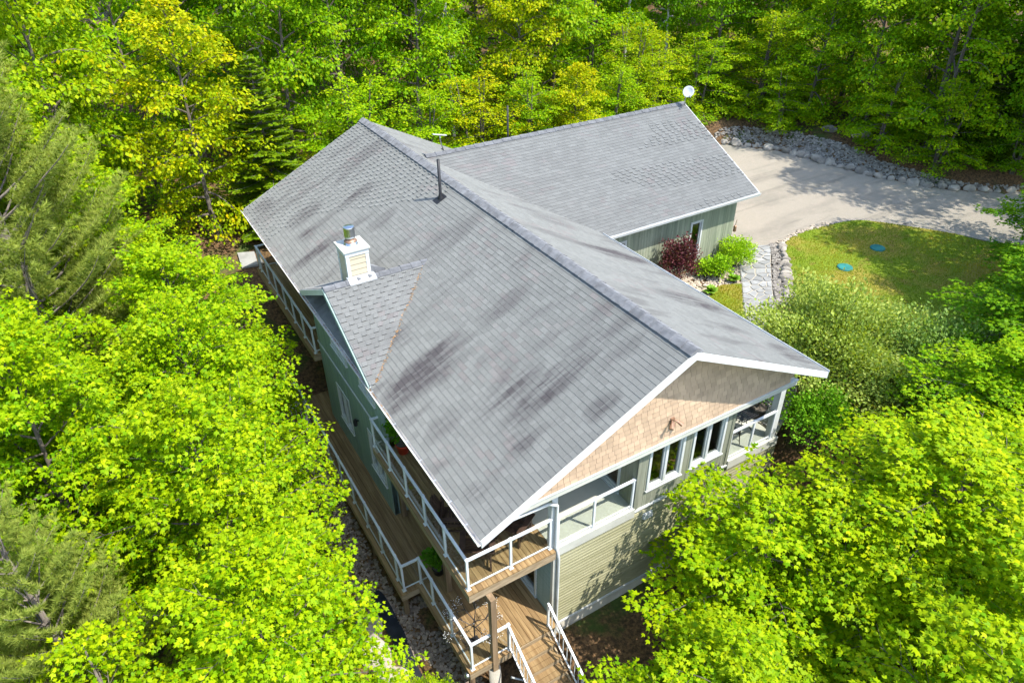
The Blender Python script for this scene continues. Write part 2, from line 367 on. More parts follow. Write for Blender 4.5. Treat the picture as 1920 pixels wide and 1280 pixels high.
col = mix_c(t, math_n(t, 'MULTIPLY', ramp(t, n1, .44, .6), .8), col, (.30, .235, .04, 1))
col = mix_c(t, math_n(t, 'MULTIPLY', ramp(t, n3, .54, .68), .6), col, (.22, .14, .035, 1))
finish(t, col, .95, n2, .9, .04); M['turf'] = m
lawn = smooth_closed([(11.9, 6.3), (13.45, 7.9), (15.45, 9.72), (17.06, 10.11), (18.85, 9.95), (20.37, 9.5), (21.65, 7.9), (22.7, 6.25), (23.2, 4.9), (25.2, 2.5), (26, -.5), (20, -4.5), (11, -2.2), (8.6, .6), (8.9, 2.7), (10.3, 4.6)], 5)
flat_sheet('lawn', lawn, -.065, 'turf')
patch = smooth_closed([(9.2, 8.0), (10.15, 8.5), (10.65, 8.4), (11.12, 8.1), (10.5, 7.45), (9.75, 6.6), (9.2, 5.95), (8.2, 5.3), (7.4, 6.2)], 5)
flat_sheet('lawn', patch, -.062, 'turf')
def inpoly(px, py, P):
    px = np.asarray(px); py = np.asarray(py); c = np.zeros(px.shape, bool); n = len(P)
    for i in range(n):
        x1, y1 = P[i][0], P[i][1]; x2, y2 = P[(i+1) % n][0], P[(i+1) % n][1]
        k = ((y1 > py) != (y2 > py)); xi = (x2-x1)*(py-y1)/((y2-y1) if y2 != y1 else 1e-9)+x1
        c ^= k & (px < xi)
    return c
def grass(name, poly, n, z, label, h=.055):
    P = np.array([(p[0], p[1]) for p in poly]); lo, hi = P.min(0), P.max(0)
    q = rng.uniform(lo, hi, (n, 2)); q = q[inpoly(q[:, 0], q[:, 1], poly)]; k = len(q)
    a = rng.uniform(0, 2*np.pi, k); hh = h*rng.uniform(.5, 1.3, k); wd = .012+.01*rng.random(k)
    d = np.stack([np.cos(a), np.sin(a)], -1)*wd[:, None]; ln = rng.normal(0, .35, (k, 2))*hh[:, None]
    V = np.zeros((k, 3, 3)); V[:, 0, :2] = q-d; V[:, 1, :2] = q+d; V[:, 2, :2] = q+ln; V[:, :2, 2] = z-.01; V[:, 2, 2] = z+hh
    F = np.arange(k*3).reshape(-1, 3)
    at = np.repeat(sstep(.45, .8, .5+.5*np.sin(q[:, 0]*.9+np.sin(q[:, 1]*1.3)*1.4)*np.cos(q[:, 1]*.7+1))*.7, 3)
    tag(link(np_mesh(name, V.reshape(-1, 3), F, 'grass', attr=at), name), label, 'grass', kind='stuff')
grass('grass', lawn, 90000, -.065, 'short mown grass on the big round lawn beside the driveway')
grass('grass', patch, 9000, -.062, 'small wedge of short grass between house eave and flagstone path')

# ------------------------------------------------------------------ rocks
def rock_np(sub=1, seed=0, flat=.7, amp=.22):
    bm = bmesh.new(); bmesh.ops.create_icosphere(bm, subdivisions=sub, radius=1); r_ = np.random.default_rng(seed)
    V = np.array([v.co[:] for v in bm.verts]); F = np.array([[v.index for v in f.verts] for f in bm.faces]); bm.free()
    k = r_.normal(0, 1, (6, 3)); k /= np.linalg.norm(k, axis=1)[:, None]
    s = 1+amp*sum(np.sin(2.3*(V@kk)+i) for i, kk in enumerate(k))/2.2 + r_.normal(0, amp*.25, len(V))
    V = V*s[:, None]
    for kk in k[:4]:                # chip planes
        d = V@kk; lim = .72; V = V-np.where(d > lim, d-lim, 0)[:, None]*kk
    V[:, 2] *= flat; return V, F
ROCKS = []
for i in range(6):
    V, F = rock_np(2, 40+i, .72); ROCKS.append(np_mesh('boulder', V, F, 'rock'))
def stones(name, pts, sizes, mat, seed, label, cat='stones', flat=.6, sink=.35, parent=None):
    T = [rock_np(1 if False else 1, seed+i, flat, .3) for i in range(4)]
    Vs, Fs, off = [], [], 0; k = len(pts); which = rng.integers(0, 4, k)
    for j in range(4):
        V, F = T[j]; P = pts[which == j]; S = sizes[which == j]; n = len(P)
        if not n: continue
        a = rng.uniform(0, 2*np.pi, n); sc = rng.uniform(.7, 1.25, (n, 3))*S[:, None]
        X = V[None]*sc[:, None, :]; c, s = np.cos(a)[:, None], np.sin(a)[:, None]
        X = np.stack([X[..., 0]*c-X[..., 1]*s, X[..., 0]*s+X[..., 1]*c, X[..., 2]], -1)+P[:, None, :]
        X[..., 2] += (S*flat*(1-sink*2))[:, None]*.5
        Vs.append(X.reshape(-1, 3)); Fs.append((F[None]+(np.arange(n)*len(V))[:, None, None]).reshape(-1, 3)+off); off += n*len(V)
    o = link(np_mesh(name, np.concatenate(Vs), np.concatenate(Fs), mat), name, parent)
    return tag(o, label, cat if parent is None else None, kind='stuff')
def bank_xy(n, lo, hi, y0=6.3, y1=21.5):
    y = rng.uniform(y0, y1, n); x = np.interp(y, EDGE_Y, EDGE_X)+rng.uniform(lo, hi, n); return x, y
# loose rock bank behind the drive
x, y = bank_xy(5200, .25, 2.3); tp = np.clip((y-6)/5, .0, 1)
keep = (x-np.interp(y, EDGE_Y, EDGE_X)) < .75+.95*sstep(8, 17, y); x, y = x[keep], y[keep]
stones('rock_bank', np.stack([x, y, height(x, y)], -1), rng.uniform(.05, .12, len(x)), 'slate', 100, 'bank of loose grey broken stone along the far edge of the driveway')
edging = thing('boulder_edging', 'row of pale boulders lining the far curve of the gravel driveway', 'boulders', (25.5, 13, -.1))
yy = 6.6
while yy < 22:
    xx = float(np.interp(yy, EDGE_Y, EDGE_X)); s = random.uniform(.13, .34)
    inst(random.choice(ROCKS), 'boulder', edging, (xx+random.uniform(.0, .22), yy, -.08+s*.3), (random.uniform(-.3, .3), random.uniform(-.3, .3), random.uniform(0, 6)), (s*random.uniform(.8, 1.3), s*random.uniform(.8, 1.3), s))
    yy += s*random.uniform(1.3, 2.1)
for i, (x0, y0, s, lb) in enumerate([(28.0, 15.6, .62, 'largest pale boulder at the forest edge above the rock bank'), (27.4, 17.2, .42, 'smaller grey boulder left of the largest one above the rock bank'), (21.9, 8.1, .2, 'single grey stone on the lawn edge beside the driveway')]):
    o = inst(ROCKS[i], 'boulder', None, (x0, y0, hgt(x0, y0)+s*.25), (.1, .2, i*1.3), (s*1.2, s, s*.85)); tag(o, lb, 'boulder')

# flagstone path
PL = smooth_closed([(13.78, 10.45, 0), (12.59, 9.74, 0), (11.54, 8.61, 0), (10.54, 7.57, 0), (9.77, 6.76, 0), (9.2, 6.05, 0), (7.9, 4.75, 0), (6.3, 3.55, 0), (5.15, 3.0, 0)], 8, False)
PR = smooth_closed([(14.79, 9.92, 0), (13.65, 8.93, 0), (12.6, 7.94, 0), (11.64, 7.01, 0), (10.95, 6.2, 0), (10.3, 5.2, 0), (9.0, 3.6, 0), (7.4, 2.2, 0), (5.3, 1.15, 0)], 8, False)
flat_sheet('path', [p for p in PL]+[p for p in PR[::-1]], -.06, 'mortar')
path = bpy.data.objects['path']
cl = [((a+b)/2) for a, b in zip(PL, PR)]; cum = [0]
for a, b in zip(cl[:-1], cl[1:]): cum.append(cum[-1]+(b-a).length)
LT = cum[-1]
def pmap(u, v):
    u = min(max(u, 0), LT-1e-4); i = int(np.searchsorted(cum, u, 'right')-1); f = (u-cum[i])/(cum[i+1]-cum[i])
    a = PL[i].lerp(PL[i+1], f); b = PR[i].lerp(PR[i+1], f); return a.lerp(b, v/1.3)
def clip_half(poly, p, n):
    out = []
    for i in range(len(poly)):
        a, b = poly[i], poly[(i+1) % len(poly)]; da = (a-p).dot(n); db = (b-p).dot(n)
        if da <= 0: out.append(a)
        if (da < 0 < db) or (db < 0 < da): out.append(a.lerp(b, da/(da-db)))
    return out
def voronoi(Lx, Ly, n, seed, gap=.028, jit=.8):
    rr = random.Random(seed); seeds = []
    tries = 0; dmin = math.sqrt(Lx*Ly/n)*jit
    while len(seeds) < n and tries < 20000:
        tries += 1; p = Vector((rr.uniform(0, Lx), rr.uniform(0, Ly)))
        if all((p-q).length > dmin*rr.uniform(.6, 1.05) for q in seeds): seeds.append(p)
    cells = []
    for p in seeds:
        poly = [Vector((gap, gap)), Vector((Lx-gap, gap)), Vector((Lx-gap, Ly-gap)), Vector((gap, Ly-gap))]
        for q in seeds:
            if q is p or (q-p).length > 4*dmin+1: continue
            nrm = (q-p).normalized(); poly = clip_half(poly, (p+q)/2-nrm*gap, nrm)
            if len(poly) < 3: break
        if len(poly) >= 3: cells.append(poly)
    return cells
for ci, cell in enumerate(voronoi(LT, 1.3, 118, 5)):
    b = MB(); c = [pmap(p.x, p.y) for p in cell]; zt = -.03+random.uniform(-.006, .008)
    ctr = sum(c, Vector())/len(c); top = [Vector((ctr.x+(p.x-ctr.x)*.97, ctr.y+(p.y-ctr.y)*.97, zt)) for p in c]; bot = [Vector((p.x, p.y, -.07)) for p in c]
    a2 = sum(c[i].x*c[(i+1) % len(c)].y-c[(i+1) % len(c)].x*c[i].y for i in range(len(c)))
    if a2 < 0: top.reverse(); bot.reverse()
    b.poly(top)
    for k in range(len(top)): b.poly([bot[k], bot[(k+1) % len(top)], top[(k+1) % len(top)], top[k]])
    b.build('flagstone', 'flag', path)
wall_e = thing('stone_edging', 'low dry stone edging between flagstone path and round lawn', 'stone edging', (13.2, 8.2, -.1))
edge = smooth_closed([(15.1, 9.75, 0), (14.2, 8.75, 0), (13.0, 7.65, 0), (12.0, 6.7, 0), (11.3, 6.0, 0)], 14, False); last = None
for p in edge:
    s = random.uniform(.13, .26)
    if last is not None and (p-last).length < s*1.25: continue
    last = p
    inst(random.choice(ROCKS), 'stone', wall_e, (p.x+.05, p.y-.05, -.05+s*.25), (random.uniform(-.3, .3), random.uniform(-.3, .3), random.uniform(0, 6)), (s*1.3, s*.8, s*.9))
q = rng.uniform(0, 1, (900, 2)); E2 = [(p.x, p.y) for p in edge]
ii = (q[:, 0]*(len(edge)-1)).astype(int); ex = np.array([e[0] for e in E2])[ii]; ey = np.array([e[1] for e in E2])[ii]
off = rng.uniform(-.42, -.12, len(ii)); ex = ex+off*.72+rng.normal(0, .05, len(ii)); ey = ey-off*.72+rng.normal(0, .05, len(ii))
stones('pebble_strip', np.stack([ex, ey, np.full(len(ex), -.05)], -1), rng.uniform(.03, .07, len(ex)), 'slate', 210, 'strip of mixed grey pebbles along the right side of the flagstone path')
rim = smooth_closed([(15.3, 9.85, 0), (17.06, 10.2, 0), (18.85, 10.05, 0)], 16, False)
rx = np.array([[p.x, p.y, -.06] for p in rim for _ in range(5)]); rx[:, :2] += rng.normal(0, .07, (len(rx), 2))
stones('kerb_stones', rx, rng.uniform(.03, .075, len(rx)), 'pebble', 250, 'thin line of small stones between the lawn top and the driveway')
bed = [(5.2, 9.9), (13.2, 10.2), (13.7, 10.45), (12.5, 9.75), (11.5, 8.65), (11.1, 8.2), (10.6, 8.5), (10.1, 8.6), (9.1, 8.05), (7.3, 6.2), (5.2, 6.2)]
q = rng.uniform((5.2, 6.0), (13.8, 10.5), (7000, 2)); q = q[inpoly(q[:, 0], q[:, 1], bed)]
stones('pebble_bed', np.stack([q[:, 0], q[:, 1], np.full(len(q), -.11)], -1), rng.uniform(.035, .085, len(q)), 'pebble', 300, 'pale river stone bed in front of the garage wing wall')

# ------------------------------------------------------------------ the house
house = thing('house', 'grey roofed two storey house with salmon shingled gable and glass railed decks', 'house', (0, 8, -.1))
HR, SL = 5.587, .498                        # ridge height, slope
LA, RB, LEN = 5.317, 5.0, 19.214            # left eave, right eave, ridge length
GX, GYR, GZR, GYE, GZE = 12.9, 14.5, 5.38, 9.65, 2.95
zL = HR-SL*LA; zR = HR-SL*RB
roof = MB()
def slab(pts, th=.14):                      # roof deck below the shingles
    roof.ext([(p[0], p[1], p[2]-th) for p in pts], (0, 0, th-.012))
slab([(-LA, 0, zL), (0, 0, HR), (0, LEN, HR), (-LA, LEN, zL)])
slab([(0, 0, HR), (RB, 0, zR), (RB, LEN, zR), (0, LEN, HR)])
VX = (HR-GZR)/SL; VY = GYE+(zR-GZE)*(GYR-GYE)/(GZR-GZE)
gs = (GZR-GZE)/(GYR-GYE)
slab([(VX+.02, GYR, GZR), (RB-.02, VY, zR), (RB, GYE, GZE), (GX, GYE, GZE), (GX, GYR, GZR)])
slab([(VX+.02, GYR, GZR), (GX, GYR, GZR), (GX, 2*GYR-GYE, GZE), (RB, 2*GYR-GYE, GZE), (RB-.02, 2*GYR-VY, zR)])
DY, DZ, DW = 8.8, 4.46, 2.92                # dormer ridge y, z and half width
dsl = (DZ-3.0)/DW; DXE = -(HR-DZ)/SL        # where its ridge meets the main slope
slab([(-5.36, DY-DW, 3.0), (-5.36, DY, DZ), (DXE, DY, DZ), (-(HR-3.0)/SL, DY-DW, 3.0)], .11)
slab([(-5.36, DY, DZ), (-5.36, DY+DW, 3.0), (-(HR-3.0)/SL, DY+DW, 3.0), (DXE, DY, DZ)], .11)
roof = roof.build('roof', 'soffit', house)

SH = []                                     # every shingle as (verts8, dist)
def lay(origin, u, v, poly, expo=.146, mat='shingle', dash=None, tabs=(.17, .36), seed=1):
    """tile a convex polygon given in (u,v) metres with overlapping wedge shingles"""
    o = Vector(origin); u = Vector(u).normalized(); v = Vector(v).normalized(); n = u.cross(v)
    if n.z < 0: n = -n
    rr = random.Random(seed); vmax = max(p[1] for p in poly); vmin = min(p[1] for p in poly)
    def span(vv):
        vv = min(max(vv, vmin+1e-4), vmax-1e-4); xs_ = []
        for i in range(len(poly)):
            a, b = poly[i], poly[(i+1) % len(poly)]
            if (a[1]-vv)*(b[1]-vv) <= 0 and a[1] != b[1]: xs_.append(a[0]+(b[0]-a[0])*(vv-a[1])/(b[1]-a[1]))
        return (min(xs_), max(xs_)) if len(xs_) >= 2 else None
    row = 0; vv = vmin-.02
    while vv < vmax-.02:
        a0 = span(vv); a1 = span(vv+expo*1.05)
        if a0 and a1:
            L = a0[1]-a0[0]; cuts = [0.0]; p = rr.uniform(.05, tabs[1])
            kk = 0
            if dash and dash(a0[0], vv): p = .05+.165*(row % 2)
            while p < L-.06:
                cuts.append(p)
                if dash and dash(a0[0]+p, vv): kk += 1; p += .14 if kk % 2 else .20
                else: p += rr.uniform(*tabs)
            cuts.append(L)
            for i in range(len(cuts)-1):
                f0, f1 = cuts[i]/L, cuts[i+1]/L; g = .0022
                ub0, ub1 = a0[0]+f0*L+g, a0[0]+f1*L-g; L1 = a1[1]-a1[0]; ut0, ut1 = a1[0]+f0*L1+g, a1[0]+f1*L1-g
                if ub1-ub0 < .01: continue
                uc = (ub0+ub1)/2; th = .0100+rr.uniform(0, .0025)
                if dash and dash(uc, vv): th = .008 if ub1-ub0 > .165 else .031
                v1 = min(vv+expo*1.06, vmax); jv = rr.uniform(-.004, .004)
                P = [o+u*ub0+v*(vv+jv)-n*.004, o+u*ub1+v*(vv+jv)-n*.004, o+u*ut1+v*v1-n*.006, o+u*ut0+v*v1-n*.006,
                     o+u*ub0+v*(vv+jv)+n*th, o+u*ub1+v*(vv+jv)+n*th, o+u*ut1+v*v1+n*.001, o+u*ut0+v*v1+n*.001]
                if n.dot((P[5]-P[4]).cross(P[7]-P[4])) < 0: P = [P[1], P[0], P[3], P[2], P[5], P[4], P[7], P[6]]
                SH.append((P, (P[4]-CAM).length, mat))
        vv += expo; row += 1
kL = math.hypot(LA, LA*SL); kR = math.hypot(RB, RB*SL)
# left slope: u along +y, v up towards the ridge
lay((-LA, 0, zL), (0, 1, 0), (LA, 0, LA*SL), [(0, 0), (LEN, 0), (LEN, kL), (0, kL)], dash=lambda u, v: u > 12.6+.55*v*.0+2.8*math.sin(v*.9)*.25+ (3.2-v*.75) and u < LEN, seed=3)
lay((RB, 0, zR), (0, 1, 0), (-RB, 0, RB*SL), [(0, 0), (LEN, 0), (LEN, kR), (0, kR)], seed=4)
kG = math.hypot(GYR-GYE, GZR-GZE)
lay((0, GYE, GZE), (1, 0, 0), (0, GYR-GYE, GZR-GZE), [(RB, 0), (GX, 0), (GX, kG), (VX, kG), (RB, kG*(zR-GZE)/(GZR-GZE))], mat='shingle_g', dash=lambda u, v: (u > 8.6+1.6*math.sin(v*1.7+.6) and math.sin(v*2.9+u*.25) > -.25), seed=5)
lay((0, 2*GYR-GYE, GZE), (1, 0, 0), (0, GYE-GYR, GZR-GZE), [(RB, 0), (GX, 0), (GX, kG), (VX, kG), (RB, kG*(zR-GZE)/(GZR-GZE))], expo=.3, tabs=(.5, .9), mat='shingle_g', seed=6)
kD = math.hypot(DW, DZ-3.0); xv = -(HR-3.0)/SL
lay((0, DY-DW, 3.0), (1, 0, 0), (0, DW, DZ-3.0), [(-5.36, 0), (xv, 0), (DXE, kD), (-5.36, kD)], mat='shingle_g', dash=lambda u, v: True, seed=7)
lay((0, DY+DW, 3.0), (1, 0, 0), (0, -DW, DZ-3.0), [(-5.36, 0), (xv, 0), (DXE, kD), (-5.36, kD)], mat='shingle_g', seed=8)
near = sorted(range(len(SH)), key=lambda i: SH[i][1])
left_first = [i for i in near if SH[i][0][0].x < 0][:300]; sel = set(left_first)
QF = [(4, 5, 6, 7), (0, 1, 5, 4), (1, 2, 6, 5), (3, 0, 4, 7)]
for mt in ('shingle', 'shingle_g'):
    V, F, mi = [], [], []
    for i, (P, d, mm) in enumerate(SH):
        if mm != mt or i in sel: continue
        b0 = len(V); V += [p[:] for p in P]; F += [[b0+k for k in f] for f in QF]; mi += [0, 1, 0, 0]
    tag(link(np_mesh('shingle_field', V, F, [mt, 'butt'], mi), 'shingle_field', roof), kind='stuff')
for i in left_first:
    P = SH[i][0]; c = P[4]
    o = link(np_mesh('shingle', [(p-c)[:] for p in P], QF, [SH[i][2], 'butt'], [0, 1, 0, 0]), 'shingle', roof); o.location = c

# ridge vents and caps
def ridge(a, b, s1, s2, step=.30, hw=.17, lift=.05, seed=1):
    a, b = Vector(a), Vector(b); d = (b-a); L = d.length; d.normalize(); rr = random.Random(seed)
    side = Vector((0, 0, 1)).cross(d).normalized()
    def prof(c, k, dz=0):
        return [c+side*hw*k-Vector((0, 0, hw*k*s1-.03-dz)), c+side*hw*k-Vector((0, 0, hw*k*s1-lift-dz)), c+side*.06+Vector((0, 0, lift+.012-.02+dz)), c+Vector((0, 0, lift+.02+dz)), c-side*.06+Vector((0, 0, lift-.008+dz)), c-side*hw*k-Vector((0, 0, hw*k*s2-lift-dz)), c-side*hw*k-Vector((0, 0, hw*k*s2-.03-dz))]
    s = 0.0
    while s < L-.02:
        e = min(s+step*1.15, L); dz = rr.uniform(.0, .012); p0 = prof(a+d*s, 1.0, .014+dz); p1 = prof(a+d*e, .98, .0); b_ = MB(); n = len(p0)
        for k in range(n-1): b_.poly([p0[k], p0[k+1], p1[k+1], p1[k]])
        b_.poly(p0[::-1]); b_.poly(p1); b_.build('ridge_cap', 'cap', roof); s += step
ridge((0, -.03, HR), (0, LEN+.02, HR), SL, SL, .34, .19, .055, 1)
ridge((VX+.1, GYR, GZR), (GX+.02, GYR, GZR), gs, gs, .4, .15, .03, 2)
ridge((-5.38, DY, DZ), (DXE+.1, DY, DZ), dsl, dsl, .33, .15, .025, 3)
# rake boards, fascia, gutters
def rakeb(a, b, out, name='rake_board', mat='white', h=.20, th=.035, drop=.015):
    a, b = Vector(a), Vector(b); o_ = Vector(out)*th; z0 = Vector((0, 0, -h)); z1 = Vector((0, 0, -drop))
    MB().hexa([a+z0, b+z0, b+z0+o_, a+z0+o_, a+z1, b+z1, b+z1+o_, a+z1+o_]).build(name, mat, roof)
rakeb((-LA-.02, -.012, zL), (0, -.012, HR), (0, -1, 0)); rakeb((0, -.012, HR), (RB+.02, -.012, zR), (0, -1, 0))
rakeb((-LA-.02, LEN+.012, zL), (0, LEN+.012, HR), (0, 1, 0)); rakeb((0, LEN+.012, HR), (RB+.02, LEN+.012, zR), (0, 1, 0))
rakeb((GX+.012, GYE-.02, GZE), (GX+.012, GYR, GZR), (1, 0, 0)); rakeb((GX+.012, GYR, GZR), (GX+.012, 2*GYR-GYE+.02, GZE), (1, 0, 0))
rakeb((-5.372, DY-DW, 3.0), (-5.372, DY, DZ), (-1, 0, 0), mat='side_b', h=.17); rakeb((-5.372, DY, DZ), (-5.372, DY+DW, 3.0), (-1, 0, 0), mat='white', h=.2)
def gutter(a, b, out, mat='gutter'):
    a, b = Vector(a), Vector(b); o_ = Vector(out); d = (b-a).normalized(); g = MB()
    prof = [(0.0, -.02), (0.0, -.13), (.085, -.13), (.115, -.035), (.115, -.015), (.10, -.015), (.10, -.035), (.075, -.115), (.012, -.115), (.012, -.02)]
    P0 = [a+o_*x_+Vector((0, 0, z_)) for x_, z_ in prof]; P1 = [b+o_*x_+Vector((0, 0, z_)) for x_, z_ in prof]
    for k in range(len(prof)): g.poly([P0[k], P0[(k+1) % len(prof)], P1[(k+1) % len(prof)], P1[k]])
    g.poly(P0[:1]+P0[:0:-1]); g.poly(P1); o = g.build('gutter', mat, roof); return o
gL = gutter((-LA-.01, -.03, zL), (-LA-.01, LEN, zL), (-1, 0, 0))
for k in range(26):
    yk = .5+k*.74; bbox('gutter_strap', 'flash', roof, -LA-.12, -LA-.0, yk, yk+.022, zL-.012, zL-.004)
gutter((RB+.01, 0, zR), (RB+.01, VY-.2, zR), (1, 0, 0), 'white'); gutter((RB, GYE-.01, GZE), (GX+.03, GYE-.01, GZE), (0, -1, 0), 'white')
lv = MB()                                  # leaves caught in valley and gutter
for k in range(260):
    f = random.random(); x_ = xv+(DXE-xv)*f**1.3; y_ = DY-DW+DW*f**1.3; n_ = random.gauss(0, .035); z_ = 3.0+(DZ-3.0)*f**1.3+.02
    r_ = random.uniform(.012, .034); a_ = random.random()*6
    lv.poly([(x_+n_+r_*math.cos(a_+q_), y_-n_+r_*math.sin(a_+q_)*.6, z_+random.uniform(0, .015)+SL*n_) for q_ in (0, 1.6, 3.1, 4.7)])
for k in range(170):
    y_ = random.uniform(4.5, 11.5); r_ = random.uniform(.015, .04); a_ = random.random()*6
    lv.poly([(-LA-.055+.4*r_*math.cos(a_+q_), y_+r_*math.sin(a_+q_), zL-.05+random.uniform(0, .02)) for q_ in (0, 1.6, 3.1, 4.7)])
tag(lv.build('leaf_litter', 'leafdirt', roof), kind='stuff')
# valley flashing dark line
def strip(a, b, wdt, mat, name, lift=.012):
    a, b = Vector(a), Vector(b); d = (b-a).normalized(); s_ = Vector((d.y, -d.x, 0)).normalized()*wdt/2; z_ = Vector((0, 0, lift))
    MB().hexa([a-s_, a+s_, b+s_, b-s_, a-s_+z_, a+s_+z_, b+s_+z_, b-s_+z_]).build(name, mat, roof)
# vent pipes
pz = HR-SL*.62
MB().lathe([(.0, 1.28), (.048, 1.28), (.048, -.2)], (-.62, 10.95, pz), 12).build('vent_pipe', 'dark', house, True)
MB().lathe([(.05, .16), (.085, .02), (.11, -.06), (.11, -.1)], (-.62, 10.95, pz), 12).build('pipe_collar', 'dark', house, True)
u_ = Vector((1, 0, SL)).normalized()*.2; b_ = Vector((0, .17, 0)); c_ = Vector((-.66, 10.95, HR-SL*.66+.018))
MB().ext([c_-u_-b_, c_+u_-b_, c_+u_+b_, c_-u_+b_], (0, 0, .006)).build('pipe_flashing', 'dark', house)
MB().lathe([(.0, 1.25), (.04, 1.25), (.04, -.2)], (4.15, 14.75, 5.3), 10).build('vent_pipe', 'dark', house, True)
# chimney
CX0, CX1, CY0, CY1, CZT = -4.56, -3.92, 8.93, 9.62, 5.27
ch = MB().box(CX0+.02, CX1-.02, CY0+.02, CY1-.02, 3.6, CZT).build('chimney', 'chimney', house)
zc = 4.05
while zc < CZT-.16:
    h_ = .165
    for (p, q_) in (((CX0+.08, CY0), (CX1-.08, CY0)), ((CX0, CY0+.08), (CX0, CY1-.08)), ((CX1, CY0+.08), (CX1, CY1-.08)), ((CX0+.08, CY1), (CX1-.08, CY1))):
        b = MB(); ax = p[0] == q_[0]; sgn = (-1 if (p[0] == CX0 if ax else p[1] == CY0) else 1)
        n_ = Vector((sgn, 0, 0)) if ax else Vector((0, sgn, 0)); A = Vector((p[0], p[1], 0)); B = Vector((q_[0], q_[1], 0)); z0 = Vector((0, 0, zc)); z1 = Vector((0, 0, zc+h_))
        b.hexa([A-n_*.02+z0, B-n_*.02+z0, B+n_*.016+z0, A+n_*.016+z0, A-n_*.02+z1, B-n_*.02+z1, B-n_*.003+z1, A-n_*.003+z1]); b.build('siding_board', 'chimney', ch)
    zc += h_
for (a, b) in ((CX0, CY0), (CX1, CY0), (CX0, CY1), (CX1, CY1)):
    sx = -1 if a == CX0 else 1; sy = -1 if b == CY0 else 1
    bbox('corner_board', 'white', ch, min(a+sx*.02, a-sx*.08), max(a+sx*.02, a-sx*.08), min(b+sy*.02, b-sy*.08), max(b+sy*.02, b-sy*.08), 3.9, CZT-.13)
bbox('band', 'white', ch, CX0-.03, CX1+.03, CY0-.03, CY1+.03, CZT-.13, CZT+.01)
bbox('cap', 'offwhite', ch, CX0-.07, CX1+.07, CY0-.07, CY1+.07, CZT+.012, CZT+.05)
cxm, cym = (CX0+CX1)/2, (CY0+CY1)/2+.05
MB().lathe([(.20, 0), (.17, .07), (.12, .09), (.12, .2), (.15, .2), (.15, .24), (.10, .25)], (cxm, cym, CZT+.05), 24).build('flue', 'steel', ch, True)
MB().lathe([(.165, .07), (.185, .1), (.14, .14), (.12, .15)], (cxm, cym, CZT+.05), 24).build('storm_collar', 'copper', ch, True)
MB().lathe([(.0, .24), (.155, .24), (.155, .5), (.15, .52), (.0, .55)], (cxm, cym, CZT+.05), 24).build('flue_cap', 'steel', ch)
fl = MB(); fl.ext([(CX0-.08, DY-.17, DZ-dsl*.17+.02), (CX1+.08, DY-.17, DZ-dsl*.17+.02), (CX1+.08, DY, DZ+.035), (CX0-.08, DY, DZ+.035)], (0, 0, .03))
fl.ext([(CX0-.08, DY+.002, DZ+.035), (CX1+.08, DY+.002, DZ+.035), (CX1+.08, CY0+.03, DZ+.02), (CX0-.08, CY0+.03, DZ+.02)], (0, 0, .03)); fl.build('flashing', 'flash', ch)
MB().hexa([(CX1+.02, CY0, 4.0), (CX1+.45, DY+.1, 4.2), (CX1+.45, DY+.5, 4.2), (CX1+.02, CY1, 4.0), (CX1+.02, CY0, DZ+.25), (CX1+.45, DY+.1, DZ+.07), (CX1+.45, DY+.5, DZ-.1), (CX1+.02, CY1, DZ+.1)]).build('cricket', 'cap', ch)

